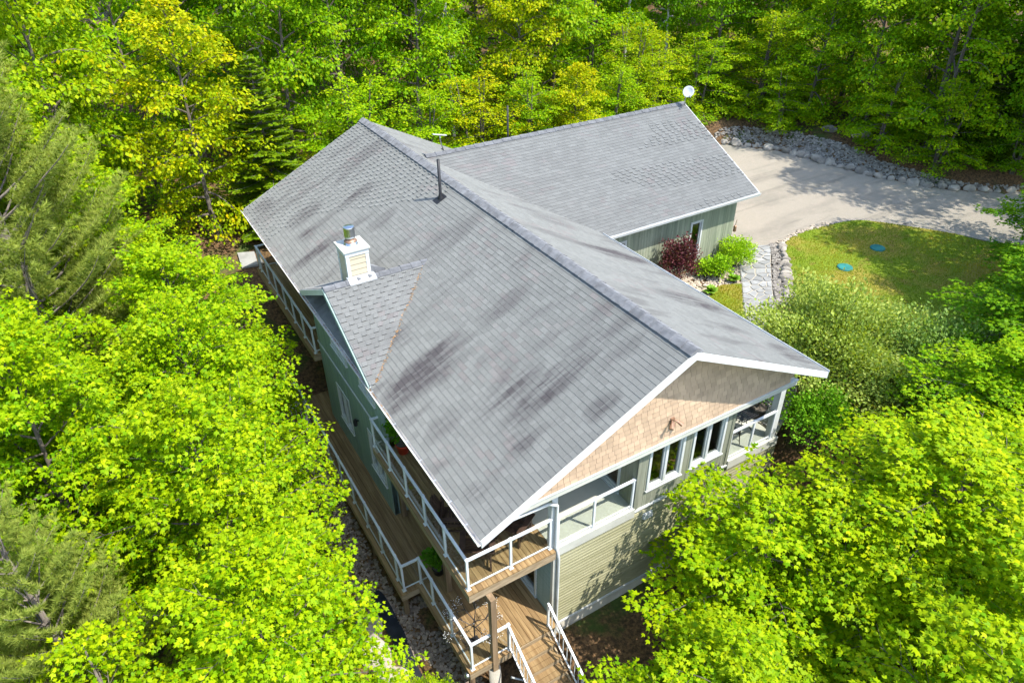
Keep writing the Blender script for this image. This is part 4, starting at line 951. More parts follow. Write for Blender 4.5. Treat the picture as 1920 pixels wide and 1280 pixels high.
# ------------------------------------------------------------------ foliage toolkit
def fan(outline, c, fold=.15):
    V = [(c[0], c[1], 0)]+[(x_, y_, -fold*abs(x_)-.08*y_*y_) for x_, y_ in outline]; n = len(outline)
    return np.array(V, float), np.array([(0, 1+i, 1+(i+1) % n) for i in range(n)])
T_MAPLE = fan([(0, 0), (.34, .10), (.50, .54), (.18, .52), (0, 1.06), (-.18, .52), (-.50, .54), (-.34, .10)], (0, .34))
T_MID = (np.array([(0, 0, 0), (.42, .45, -.07), (0, 1, -.1), (-.42, .45, -.07), (.0, .42, .03)], float), np.array([(0, 1, 4), (1, 2, 4), (2, 3, 4), (3, 0, 4)]))
T_KITE = (np.array([(0, 0, 0), (.36, .5, -.06), (0, 1, -.08), (-.36, .5, -.06)], float), np.array([(0, 1, 2), (0, 2, 3)]))
T_LONG = (np.array([(0, 0, 0), (.15, .45, -.02), (0, 1, -.06), (-.15, .45, -.02)], float), np.array([(0, 1, 2), (0, 2, 3)]))
T_NEED = (np.array([(-.05, 0, 0), (.05, 0, 0), (0, 1, 0)], float), np.array([(0, 1, 2)]))
def unit(a): return a/np.maximum(np.linalg.norm(a, axis=-1, keepdims=True), 1e-9)
def leaves(pos, axis, nrm, size, T, young):
    D = unit(axis); X = unit(np.cross(D, nrm)); N = np.cross(X, D); tv, tf = T
    V = pos[:, None]+size[:, None, None]*(X[:, None]*tv[None, :, :1]+D[:, None]*tv[None, :, 1:2]+N[:, None]*tv[None, :, 2:])
    F = tf[None]+(np.arange(len(pos))*len(tv))[:, None, None]
    return V.reshape(-1, 3), F.reshape(-1, 3), np.repeat(young, len(tv))
def rot_to(d, a):                       # perpendicular helper
    p = np.cross(d, (0, 0, 1)); n = np.linalg.norm(p); p = p/n if n > 1e-4 else np.array((1, 0, 0)); q = np.cross(d, p)
    return p*math.cos(a)+q*math.sin(a)
def broadleaf(seed, H=9.0, Rr=3.0, base=.22, n1=40, leaf=.12, per=15, T=T_MAPLE, mat='maple', spread=.26, dens=1.0, bark='bark', yfrac=.25, gapd=.30, widest=.45, stems=1):
    """trunk-with-limbs mesh and crown mesh: limbs carry flat layered sprays of leaves"""
    r_ = np.random.default_rng(seed); tb = MB(); SP, SD, SY = [], [], []
    for st_ in range(stems):
        lean = r_.normal(0, .05, 2)*(1 if stems == 1 else 2); ph = r_.uniform(0, 6)
        tr = [np.array((lean[0]*H*t+.10*math.sin(ph+4*t), lean[1]*H*t+.10*math.cos(ph+3*t), H*t*.97)) for t in np.linspace(0, 1, 10)]
        r0 = .0125*H
        tb.tube([(*p[:2], p[2]-(.25 if i == 0 else 0)) for i, p in enumerate(tr)], [r0*(1-.93*t)**.9+.006 for t in np.linspace(0, 1, 10)], 7)
        az = r_.uniform(0, 6)
        for i in range(n1//stems):
            t = base+(1-base)*((i+.5)/(n1//stems))**.92; az += 2.4+r_.normal(0, .35); f = (t-base)/(1-base)
            e = max(.16, 1-abs((f-widest)/(1-widest if f > widest else widest*1.35))**2.1)
            L = Rr*e*r_.uniform(.72, 1.12); el = R(8+52*f**1.4+r_.normal(0, 9))
            k = t*9; j = min(int(k), 8); p0 = tr[j]+(tr[j+1]-tr[j])*(k-j); d = np.array((math.cos(az)*math.cos(el), math.sin(az)*math.cos(el), math.sin(el)))
            pts = [p0]; nseg = 6
            for s in range(nseg):
                d = d+np.array((0, 0, -.05-.03*s+.04*f))+r_.normal(0, .07, 3); d = d/np.linalg.norm(d); pts.append(pts[-1]+d*L/nseg)
            rb = max(.008, r0*(1-t)*.5+.012)
            tb.tube(pts, [rb*(1-.85*s/nseg) for s in range(nseg+1)], 4, cap=False)
            ns = int((3+L*3.6)*dens)
            for q in range(ns):
                s = .18+.82*(q+.5)/ns; k2 = s*nseg; j2 = min(int(k2), nseg-1); b0 = pts[j2]+(pts[j2+1]-pts[j2])*(k2-j2); bd = unit(pts[j2+1]-pts[j2])
                sd = (1 if q % 2 else -1); side = unit(np.cross(bd, (0, 0, 1)))*sd
                l2 = (.28+.46*L*(1-.62*s))*r_.uniform(.6, 1.1); d2 = unit(bd*.75+side*r_.uniform(.5, 1.1)+np.array((0, 0, r_.normal(.10, .30))))
                p1 = b0+d2*l2
                if r_.random() < .5: tb.tube([b0, b0+d2*l2*.8], [.008, .003], 3, cap=False)
                m_ = max(1, int(l2/gapd))
                for c in range(m_):
                    SP.append(b0+d2*l2*(c+.7)/m_+np.array((0, 0, -.04*c))); SD.append(d2); SY.append(f*.5+s*.5)
            SP.append(pts[-1]); SD.append(d); SY.append(1.0)
    SP, SD, SY = np.array(SP), np.array(SD), np.array(SY); n = len(SP)
    pn = unit(np.stack([r_.normal(0, .30, n), r_.normal(0, .30, n), np.ones(n)], -1)+SD*np.array((.25, .25, -.2)))   # plane of each spray
    P = np.repeat(SP, per, 0); N = np.repeat(pn, per, 0); k = len(P)
    a = r_.uniform(0, 2*np.pi, k); rad = spread*np.sqrt(r_.random(k)); e1 = unit(np.cross(N, (1, .1, 0))); e2 = np.cross(N, e1)
    od = e1*np.cos(a)[:, None]+e2*np.sin(a)[:, None]; P = P+od*rad[:, None]+N*r_.normal(0, .045, k)[:, None]-np.array((0, 0, .55))*(rad**2)[:, None]
    ax = unit(od*.8+np.repeat(SD, per, 0)*.8+np.array((0, 0, -.5))+r_.normal(0, .3, (k, 3))); nn = unit(N+od*.45+r_.normal(0, .42, (k, 3)))
    yv = np.clip(np.repeat((SY > 1-yfrac)*.0+np.clip((SY-.45)*.75, 0, .5)*r_.random(n), per)+np.where(r_.random(k) < .05, .55, 0), 0, .85)
    V, F, A = leaves(P, ax, nn, leaf*r_.uniform(.65, 1.2, k), T, yv)
    return tb.mesh('trunk', bark, True), np_mesh('crown', V, F, mat, attr=A)
def conifer(seed, H=9., Rr=2.4, kind='spruce', whorls=26, base=.1):
    r_ = np.random.default_rng(seed); tb = MB(); tr = [np.array((.06*math.sin(3*t+seed), .06*math.cos(2*t+seed), H*t)) for t in np.linspace(0, 1, 10)]
    tb.tube([(*p[:2], p[2]-(.2 if i == 0 else 0)) for i, p in enumerate(tr)], [.014*H*(1-.95*t)+.004 for t in np.linspace(0, 1, 10)], 7)
    Pp, Ax, Nn, Sz, Yg = [], [], [], [], []
    pine = kind == 'pine'
    for wi in range(whorls):
        t = base+(1-base)*(wi+.3)/whorls; z = H*t; nb = 5 if pine else 7; L0 = Rr*((1-t)**.75+.05 if not pine else min(1, (1-t)*1.7+.10)); a0 = r_.uniform(0, 6)
        for b_ in range(nb):
            a = a0+b_*2*math.pi/nb+r_.normal(0, .2); L = L0*r_.uniform(.7, 1.1); el = R((18+35*t) if pine else (-4+30*t)); d = np.array((math.cos(a)*math.cos(el), math.sin(a)*math.cos(el), math.sin(el)))
            pts = [np.array((0, 0, z))]; ns = 6
            for s in range(ns): d = unit(d+np.array((0, 0, .07 if pine else (-.10+.05*s)))+r_.normal(0, .05, 3)); pts.append(pts[-1]+d*L/ns)
            tb.tube(pts, [.006+.010*L*(1-s/ns) for s in range(ns+1)], 4, cap=False)
            cnt = int(L*(8.5 if pine else 9))+2
            for q in range(cnt):
                s = .22+.78*(q+.5)/cnt; k2 = s*ns; j = min(int(k2), ns-1); p0 = pts[j]+(pts[j+1]-pts[j])*(k2-j); bd = unit(pts[j+1]-pts[j]); sd = 1 if q % 2 else -1
                side = unit(np.cross(bd, (0, 0, 1)))*sd; l2 = (.15+.35*L*(1-.75*s))*r_.uniform(.6, 1.1); d2 = unit(bd*.9+side*.8+np.array((0, 0, .25 if pine else -.06)))
                if pine:
                    m_ = max(1, int(l2/.13))
                    for c in range(m_):
                        pc = p0+d2*l2*(c+1)/m_; nk = 30
                        u_ = unit(d2+np.array((0, 0, .35))+r_.normal(0, .15, 3)); aa = r_.uniform(0, 2*np.pi, nk); cone = r_.uniform(.25, 1.15, nk)
                        e1 = rot_to(u_, 0); e2 = np.cross(u_, e1)
                        ax = u_*np.cos(cone)[:, None]+(e1*np.cos(aa)[:, None]+e2*np.sin(aa)[:, None])*np.sin(cone)[:, None]
                        Pp.append(np.repeat(pc[None], nk, 0)-u_*.03*r_.random((nk, 1))); Ax.append(ax); Nn.append(r_.normal(0, 1, (nk, 3))); Sz.append(r_.uniform(.11, .17, nk)); Yg.append(np.where(np.arange(nk) < 2, .9, r_.uniform(0, .35)))
                else:
                    nk = 4+int(l2*34); ss = r_.random(nk)
                    lat = unit(np.cross(d2, (0, 0, 1)))
                    sg = np.where(r_.random(nk) < .5, -1, 1)[:, None]
                    Pp.append(p0+d2*l2*ss[:, None]+np.array((0, 0, -.05))*ss[:, None]); Ax.append(unit(d2*.8+lat*sg*.8+r_.normal(0, .2, (nk, 3))+np.array((0, 0, -.1)))); Nn.append(np.array((0, 0, 1))+r_.normal(0, .25, (nk, 3))); Sz.append(r_.uniform(.09, .19, nk)); Yg.append(ss*.5*r_.random(nk))
    P, A, N, S, Y = (np.concatenate(q) for q in (Pp, Ax, Nn, Sz, Yg))
    V, F, at = leaves(P, A, unit(N), S, T_NEED if pine else T_KITE, Y)
    return tb.mesh('trunk', 'pinebark', True), np_mesh('crown', V, F, kind, attr=at)
def put_tree(name, variant, label, cat, x_, y_, sh=1.0, sr=None, rz=0, tint=(1, 1, 1), group=None, z=None):
    z = hgt(x_, y_)-.05 if z is None else z; t_ = thing(name, label, cat, (x_, y_, z), rz, group); sr = sr or sh
    for me, nm in zip(variant, ('trunk', 'crown')):
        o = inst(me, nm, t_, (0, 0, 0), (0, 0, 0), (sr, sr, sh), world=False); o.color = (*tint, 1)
    return t_
# ------------------------------------------------------------------ tree prototypes
NEAR = [broadleaf(11, 9, 3.0, .15, 52, .115, 28, spread=.27), broadleaf(12, 9, 3.0, .2, 54, .11, 28, spread=.26, widest=.4), broadleaf(13, 9, 3.0, .12, 52, .12, 26, spread=.28, stems=2)]
MID = [broadleaf(21, 9, 3.0, .12, 40, .155, 22, T_MID, 'mid', .40, .85, gapd=.36), broadleaf(22, 9, 2.8, .2, 38, .15, 22, T_MID, 'mid', .40, .85, widest=.5, gapd=.36), broadleaf(23, 9, 3.0, .03, 44, .15, 20, T_MID, 'mid', .38, .85, widest=.3, stems=3, gapd=.34), broadleaf(24, 9, 2.6, .36, 32, .15, 20, T_MID, 'mid', .40, .85, bark='birch', widest=.55, gapd=.36)]
PINE = [conifer(31, 10, 2.7, 'pine', 20, .22), conifer(32, 13, 3.0, 'pine', 24, .2)]
SPR = [conifer(33, 9, 2.3, 'spruce', 30, .05)]
G1 = 'maples below the left deck'
for (v, x_, y_, sh, sr, rz, tint, lb) in [
    (0, -9.7, .8, .93, .9, 0, (1.05, 1.05, 1), 'bright maple at the bottom left in front of the boulders by the lower deck'),
    (1, -9.4, 5.0, 1.04, .98, 1, (1, 1, 1), 'full bright maple left of the middle of the lower deck railing'),
    (1, -9.05, 9.3, 1.02, .94, 2, (.96, 1.0, 1), 'maple whose branch reaches over the lower deck railing by the bay'),
    (0, -8.75, 13.3, .95, .98, 3, (.95, 1.0, 1), 'maple left of the far upper deck railing'),
    (1, -13.0, 8.0, 1.2, 1.0, 4, (.93, .97, 1), 'maple at the left edge just above the lower pine'),
    (2, -13.0, 11.6, 1.0, 1.0, 5, (.98, 1.02, 1), 'maple in the second row from the left deck, middle of left edge'),
    (0, -10.3, 19.4, .88, .85, .7, (1.05, 1.05, 1), 'maple by the brown mulch at the far left roof corner'),
    (1, -11.8, 18.6, 1.28, 1.0, 1.9, (1.0, 1.0, 1), 'maple behind the feathery pine, upper left'),
    (2, -11.9, -.8, .85, .85, 2.8, (1.08, 1.05, 1), 'bright maple in the bottom left beside the lower pine'),
    (1, -9.3, -2.6, .66, .8, 5.2, (1.06, 1.06, 1), 'maple top at the bottom edge left of the stairs')]:
    put_tree('maple_tree', NEAR[v], lb, 'tree', x_, y_, sh, sr, rz, tint, G1)
put_tree('maple_sapling', NEAR[1], 'small maple sapling between the boulders and the lower deck corner', 'tree', -6.95, .1, .34, .34, 1, (1.0, 1.0, 1), G1)
put_tree('maple_sapling', NEAR[0], 'low maple shoots at the bottom edge left of the support post', 'tree', -6.2, -1.0, .27, .3, 4, (1.0, 1.0, 1), G1)
put_tree('pine_tree', PINE[0], 'soft green pine at the bottom left corner', 'tree', -13.3, 3.6, 1.02, .98, .4)
put_tree('pine_tree', PINE[1], 'tall feathery pine with pale branches in the upper left', 'tree', -12.6, 15.4, 1.28, 1.5, 2.2)
put_tree('pine_tree', PINE[1], 'pine at the far top left corner behind the feathery pine', 'tree', -16.5, 20, 1.15, 1.1, 4.2)
G2 = 'maples below the front gable'
for (v, x_, y_, sh, sr, rz, tint, lb) in [
    (2, 1.35, -2.2, .64, 1.15, .5, (1.0, 1.02, 1), 'big maple in front of the two gable windows'),
    (0, 5.6, -3.9, .55, 1.15, 1.7, (1.08, 1.04, 1), 'bright maple to the right of the big one before the right porch'),
    (1, -2.0, -4.1, .62, 1.0, 3.1, (1.0, 1.0, 1), 'maple at the bottom edge right of the deck stairs'),
    (2, 3.0, -6.6, .85, 1.05, 4.6, (1.05, 1.02, 1), 'maple in the bottom right corner'),
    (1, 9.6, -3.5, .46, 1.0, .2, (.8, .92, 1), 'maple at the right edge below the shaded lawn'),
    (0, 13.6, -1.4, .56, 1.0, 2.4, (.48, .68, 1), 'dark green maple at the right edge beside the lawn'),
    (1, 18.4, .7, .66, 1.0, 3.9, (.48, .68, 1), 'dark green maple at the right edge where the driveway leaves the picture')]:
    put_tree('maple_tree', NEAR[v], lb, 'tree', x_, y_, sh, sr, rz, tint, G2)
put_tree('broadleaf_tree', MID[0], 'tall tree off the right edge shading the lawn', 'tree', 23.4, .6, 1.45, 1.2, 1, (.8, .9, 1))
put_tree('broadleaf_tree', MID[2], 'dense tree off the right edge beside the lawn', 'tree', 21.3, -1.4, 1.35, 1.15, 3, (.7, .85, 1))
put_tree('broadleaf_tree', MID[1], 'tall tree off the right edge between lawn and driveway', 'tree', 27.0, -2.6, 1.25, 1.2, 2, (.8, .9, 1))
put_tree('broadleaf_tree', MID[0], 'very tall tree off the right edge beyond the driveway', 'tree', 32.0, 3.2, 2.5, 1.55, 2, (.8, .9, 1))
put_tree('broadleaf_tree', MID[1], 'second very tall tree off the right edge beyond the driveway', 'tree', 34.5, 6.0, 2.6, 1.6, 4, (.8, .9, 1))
G3 = 'woodland trees behind the house'
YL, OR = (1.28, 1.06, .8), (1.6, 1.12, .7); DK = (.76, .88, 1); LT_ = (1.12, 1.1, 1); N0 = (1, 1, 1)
BACK = [
 # x, y, variant, sh, sr, tint, label
 (-5.9, 24.0, 'm0', 1.15, .95, OR, 'yellow green tree at the left of the dark spruce behind the far roof corner'),
 (-3.0, 24.3, 's', .86, 1.0, LT_, 'layered green spruce just beyond the far left roof corner'),
 (-1.0, 27.5, 'm1', 1.45, 1.05, N0, 'tall tree behind the layered spruce'),
 (.9, 23.3, 'm2', .74, .92, LT_, 'bushy tree directly behind the far ridge end'),
 (4.1, 22.4, 'm2', .62, .85, LT_, 'bushy tree behind the flat antenna'),
 (6.9, 22.2, 'm2', .66, .85, OR, 'yellowish bushy tree behind the start of the wing ridge'),
 (9.7, 21.7, 'm2', .66, .82, N0, 'bushy tree behind the thin vent pipe of the wing'),
 (12.3, 22.0, 'm0', .66, .75, OR, 'yellow bushy tree behind the middle of the wing ridge'),
 (15.0, 21.9, 'm2', .6, .78, LT_, 'bushy tree left of the satellite dish'),
 (17.6, 23.5, 'm2', .66, .78, YL, 'yellow tinged small tree right behind the satellite dish'),
 (20.3, 24.4, 'm2', .62, .8, (1.3, 1.08, .8), 'small yellow green tree above the left end of the rock bank'),
 (23.5, 24.2, 'm2', .62, .85, N0, 'dark leafy small tree at the left end of the rock bank'),
 (26.6, 22.0, 'm2', .66, .85, (1.2, 1.05, .8), 'olive tinted small tree behind the rock bank'),
 (27.5, 19.0, 'm0', .9, .85, LT_, 'leafy tree over the pale boulders of the rock bank'),
 (28.6, 15.8, 'm0', 1.2, 1.0, N0, 'tree overhanging the middle of the rock bank'),
 (29.3, 12.3, 'm2', 1.25, 1.08, LT_, 'largest leafy tree overhanging the driveway at the right'),
 (27.9, 10.9, 'm2', .52, .7, N0, 'low leafy tree drooping to the driveway boulders at the right'),
 (27.1, 13.9, 'm2', .5, .62, LT_, 'low leafy tree over the middle of the rock bank'),
 (30.4, 8.3, 'm2', .55, .62, DK, 'low dark tree where the rock bank meets the right edge'),
 (25.6, 19.4, 'm2', .42, .58, N0, 'low shrubby tree over the left part of the rock bank'),
 (30.6, 10.4, 's', .62, .95, N0, 'low dark spruce under the largest tree by the driveway'),
 (32.2, 9.6, 'm0', 1.3, 1.05, DK, 'dark tree at the right edge behind the driveway'),
 (35.5, 8.2, 'm1', 1.35, 1.1, DK, 'dark tree past the right edge along the driveway'),
 (-7.5, 27.5, 'm0', 1.4, 1.05, LT_, 'bright tree at the upper left with bare twigs showing'),
 (-11, 25.0, 'm1', 1.5, 1.1, YL, 'pale yellow green tree at the top left'),
 (-14.5, 27, 'm0', 1.6, 1.1, N0, 'tree in the top left corner behind the pines'),
 (2.6, 28.8, 'm1', 1.5, 1.0, DK, 'dark tree with a visible grey trunk above the far ridge end'),
 (5.8, 27.0, 'm0', 1.25, .95, LT_, 'bright tree above the flat antenna'),
 (8.6, 28.6, 'b', 1.55, .95, N0, 'tree with a straight pale trunk above the wing ridge'),
 (11.4, 26.6, 'm1', 1.2, .95, OR, 'tree with golden top above the middle of the wing'),
 (14.6, 27.4, 'm0', 1.25, 1.0, N0, 'green tree in the second row left of the satellite dish'),
 (17.8, 28.0, 'm2', 1.15, .95, LT_, 'bright green tree above the satellite dish'),
 (21.0, 28.6, 'b', 1.5, .95, DK, 'birch with white trunk right of the satellite dish'),
 (23.6, 27.6, 'b', 1.35, .85, DK, 'second white trunked birch standing in the shade'),
 (26.6, 26.2, 'm0', 1.25, 1.0, DK, 'dark green tree behind the olive tinted small tree'),
 (29.8, 23.5, 'm1', 1.35, 1.05, N0, 'tall green tree above the left part of the rock bank'),
 (31.6, 19.8, 'm0', 1.45, 1.1, LT_, 'tall green tree above the boulders'),
 (33.0, 15.6, 'm1', 1.55, 1.2, LT_, 'tall bright tree behind the largest overhanging tree'),
 (36.0, 12.6, 'm0', 1.5, 1.2, N0, 'tall tree at the top right edge'),
 (-4.6, 32, 'm1', 1.6, 1.1, DK, 'dark tree in the third row at the top left'),
 (-.4, 33.5, 'b', 1.7, 1.0, N0, 'tall bare trunked tree at the top edge left of centre'),
 (4.2, 34, 'm0', 1.7, 1.1, DK, 'dark tree at the top edge above the main ridge'),
 (8.8, 34.5, 'm1', 1.7, 1.1, LT_, 'bright tree at the top edge left of the pale trunk'),
 (13.2, 33.5, 'm0', 1.65, 1.1, LT_, 'bright tree at the top edge in the middle'),
 (17.6, 34, 'm1', 1.65, 1.1, YL, 'yellowish tree at the top edge above the dish'),
 (22.2, 34, 'm0', 1.6, 1.1, DK, 'dark tree at the top edge behind the birches'),
 (27.0, 32, 'm1', 1.6, 1.1, DK, 'dark tree at the top edge right of the birches'),
 (32.0, 28.4, 'm0', 1.6, 1.15, N0, 'tree at the top edge above the rock bank'),
 (36.5, 23.4, 'm1', 1.65, 1.2, LT_, 'bright tree at the top edge right of centre'),
 (40.0, 18.0, 'm0', 1.7, 1.2, N0, 'tree in the top right corner')]
VAR = {'m0': MID[0], 'm1': MID[1], 'm2': MID[2], 'b': MID[3], 's': SPR[0]}
for i, (x_, y_, v, sh, sr, tint, lb) in enumerate(BACK):
    put_tree('spruce_tree' if v == 's' else 'birch_tree' if v == 'b' else 'broadleaf_tree', VAR[v], lb, 'tree', x_, y_, sh, sr, i*1.37, tint, G3)
# far woodland as one mass
def far_wood():
    Vs, Fs, As, off = [], [], [], 0; r_ = np.random.default_rng(77); src = []
    for me in (MID[0][1], MID[1][1]):
        k = len(me.vertices); V = np.empty(k*3, np.float32); me.vertices.foreach_get("co", V); V = V.reshape(-1, 5, 3); src.append(V)
    spots = []
    for yy in (40, 48, 58, 70):
        for xx in np.arange(-24, 75, 6.5): spots.append((xx+r_.uniform(-2, 2), yy+r_.uniform(-3, 3)))
    for xx, yy in ((42, 22), (44, 14), (46, 8), (50, 28), (54, 16), (-20, 26), (-22, 18), (-20, 34), (-26, 30), (40, 6), (44, 1), (-19, 10), (-18.5, 4), (39, 28)): spots.append((xx, yy))
    for k, (xx, yy) in enumerate(spots):
        V = src[k % 2]; s = r_.choice(len(V), 2600, replace=False); X = V[s]; c = X.mean(1, keepdims=True); X = c+(X-c)*2.6
        a = r_.uniform(0, 6); hh = r_.uniform(1.5, 1.9)
        X = np.stack([(X[..., 0]*math.cos(a)-X[..., 1]*math.sin(a))*1.25+xx, (X[..., 0]*math.sin(a)+X[..., 1]*math.cos(a))*1.25+yy, X[..., 2]*hh+hgt(xx, yy)], -1)
        n = len(X); Vs.append(X[:, :4].reshape(-1, 3)); F = np.array([(0, 1, 2), (0, 2, 3)])[None]+(np.arange(n)*4)[:, None, None]+off; Fs.append(F.reshape(-1, 3)); off += n*4; As.append(np.repeat(r_.random(n)*.3, 4))
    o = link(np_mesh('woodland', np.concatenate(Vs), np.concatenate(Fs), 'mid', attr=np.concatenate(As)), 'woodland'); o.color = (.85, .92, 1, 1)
    tag(o, 'dense green woodland closing the view behind the nearer trees', 'woodland', kind='stuff')
far_wood()
def undergrowth(name, n, boxes, label, hmax, tint, seed):
    r_ = np.random.default_rng(seed); Q = []
    for (x0, x1, y0, y1, m_) in boxes: Q.append(r_.uniform((x0, y0), (x1, y1), (m_, 2)))
    q = np.concatenate(Q); d_ = q[:, 0]-np.interp(q[:, 1], EDGE_Y, EDGE_X); q = q[((q[:, 1] > 24.2) | (d_ > 1.55) | (q[:, 0] < -6.8) | (q[:, 1] < 0)) & ~((q[:, 0] > 24) & (q[:, 1] < 6))]
    c = np.concatenate([q[:, :2], (height(q[:, 0], q[:, 1])+hmax*(.25+.75*r_.random(len(q)))*(.55+.45*np.sin(q[:, 0]*1.3)*np.cos(q[:, 1]*1.1)))[:, None]], 1)
    P = np.repeat(c, n, 0)+r_.normal(0, (.24, .24, .07), (len(c)*n, 3)); k = len(P); a = r_.uniform(0, 2*np.pi, k)
    V, F, A = leaves(P, np.stack([np.cos(a), np.sin(a), r_.normal(-.3, .2, k)], -1), unit(np.array((0, 0, 1))+r_.normal(0, .35, (k, 3))), r_.uniform(.12, .24, k), T_KITE, np.repeat(r_.random(len(c))*.5, n))
    o = link(np_mesh(name, V, F, 'mid', attr=A), name); o.color = (*tint, 1); tag(o, label, 'undergrowth', kind='stuff')
undergrowth('undergrowth', 10, [(-16, 46, 23.5, 40, 6500), (23.5, 46, 6, 26, 3600)], 'leafy undergrowth between the trunks of the woodland behind', 1.5, (.95, 1, 1), 5)
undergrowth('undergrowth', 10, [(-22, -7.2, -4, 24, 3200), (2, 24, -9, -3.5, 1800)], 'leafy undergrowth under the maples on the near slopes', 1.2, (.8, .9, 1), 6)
# ------------------------------------------------------------------ shrubs and plants
def shrub(seed, H, Rr, n, per, leaf, T, mat, spread=.12, shape=.6, upright=.4, stems=14, bark='bark', amp=.18):
    r_ = np.random.default_rng(seed); tb = MB(); d = unit(r_.normal(0, 1, (n, 3))); d[:, 2] = np.abs(d[:, 2])*1.2-.15; d = unit(d)
    lump = 1+amp*np.sin(d[:, 0]*5+seed)*np.cos(d[:, 1]*4+2*seed)+.7*amp*np.sin(d[:, 2]*7+d[:, 0]*6)
    rad = (r_.random(n)**.45)*lump; C = d*rad[:, None]*np.array((Rr, Rr, H*shape))+np.array((0, 0, H*(1-shape)))
    C[:, 2] = np.maximum(C[:, 2], .05)
    for k in range(stems):
        e = C[r_.integers(n)]; tb.tube([(e[0]*.08, e[1]*.08, 0), (e[0]*.4, e[1]*.4, e[2]*.55), tuple(e)], [.014, .009, .003], 4, cap=False)
    P = np.repeat(C, per, 0); k = len(P); od = unit(np.repeat(d, per, 0)+r_.normal(0, .7, (k, 3))+np.array((0, 0, upright)))
    P = P+r_.normal(0, spread, (k, 3))*np.array((1, 1, .7)); nn = unit(np.array((0, 0, 1))+r_.normal(0, .5, (k, 3)))
    V, F, A = leaves(P, od, nn, leaf*r_.uniform(.6, 1.25, k), T, np.clip(np.repeat(rad, per)*.5*r_.random(k)+np.where(r_.random(k) < .06, .5, 0), 0, 1))
    return tb.mesh('stems', bark, True), np_mesh('foliage', V, F, mat, attr=A)
def put_shrub(name, v, label, cat, x_, y_, z=None, s=1.0, rz=0, group=None, tint=(1, 1, 1), names=('stems', 'foliage')):
    t_ = thing(name, label, cat, (x_, y_, hgt(x_, y_)-.02 if z is None else z), rz, group)
    for me, nm in zip(v, names):
        o = inst(me, nm, t_, scale=(s, s, s), world=False); o.color = (*tint, 1)
    return t_
put_shrub('purple_shrub', shrub(51, 2.2, .72, 460, 10, .085, T_MID, 'purple', .10, .52, .5, 22), 'dark purple leaved shrub against the garage wing wall', 'shrub', 8.7, 9.35)
put_shrub('round_shrub', shrub(52, 1.25, .78, 620, 10, .07, T_KITE, 'lime', .07, .56, .3), 'rounded lime green shrub at the garage wing corner', 'shrub', 12.0, 9.45)
put_shrub('green_shrub', shrub(53, .95, .5, 150, 9, .10, T_MID, 'lime', .09, .55, .4), 'small open green shrub between purple and lime shrubs', 'shrub', 10.75, 9.1, tint=(.8, .9, 1))
put_shrub('green_shrub', shrub(54, .8, .4, 110, 8, .10, T_MID, 'lime', .09, .55, .4), 'leafy shrub low in front of the wing window', 'shrub', 10.35, 9.45, tint=(.85, .9, 1))
def hosta(seed, n=34, s=.19):
    r_ = np.random.default_rng(seed); a = r_.uniform(0, 2*np.pi, n); el = r_.uniform(.25, 1.2, n); d = np.stack([np.cos(a)*np.cos(el), np.sin(a)*np.cos(el), np.sin(el)], -1)
    P = d*.10*r_.random((n, 1))+np.array((0, 0, .06)); V, F, A = leaves(P, d, unit(np.array((0, 0, 1))+d*-.3), s*r_.uniform(.7, 1.15, n), T_MID, r_.random(n)*.4)
    st_ = MB(); [st_.tube([(0, 0, 0), tuple(d[i]*.1+np.array((0, 0, .05)))], [.008, .005], 4, cap=False) for i in range(0, n, 4)]
    return st_.mesh('stalks', 'hosta'), np_mesh('foliage', V, F, 'hosta', attr=A)
put_shrub('hosta_plant', hosta(1, 70), 'hosta clump in the stone bed nearer the path', 'plant', 11.0, 8.5, -.08, 1.2, names=('stalks', 'foliage'), group='hostas in the stone bed')
put_shrub('hosta_plant', hosta(2, 70), 'hosta clump in the stone bed nearer the house eave', 'plant', 9.55, 8.3, -.08, 1.25, names=('stalks', 'foliage'), group='hostas in the stone bed')
put_shrub('hosta_plant', hosta(3, 70), 'yellowish hosta left of the purple shrub', 'plant', 7.75, 9.2, -.08, 1.5, tint=(1.8, 1.3, 1), names=('stalks', 'foliage'), group='hostas in the stone bed')
WIL = shrub(55, 2.9, 2.3, 2500, 14, .105, T_KITE, 'willow', .17, .52, .75, 40, amp=.34)
put_shrub('willow_shrub', WIL, 'pale sage green willow shrub beside the right roof corner', 'shrub', 8.5, 2.2, -.15, 1.0, .3)
WIL2 = shrub(56, 2.6, 2.2, 1600, 14, .105, T_KITE, 'willow', .18, .52, .75, 30, amp=.36)
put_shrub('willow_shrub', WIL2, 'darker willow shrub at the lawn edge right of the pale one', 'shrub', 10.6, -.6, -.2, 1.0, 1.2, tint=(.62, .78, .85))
put_shrub('broadleaf_shrub', shrub(57, 2.0, 1.0, 420, 10, .09, T_MID, 'lime', .12, .5, .4), 'glossy green shrub beside the right porch post', 'shrub', 6.3, .6, -.6, tint=(.5, .7, 1))
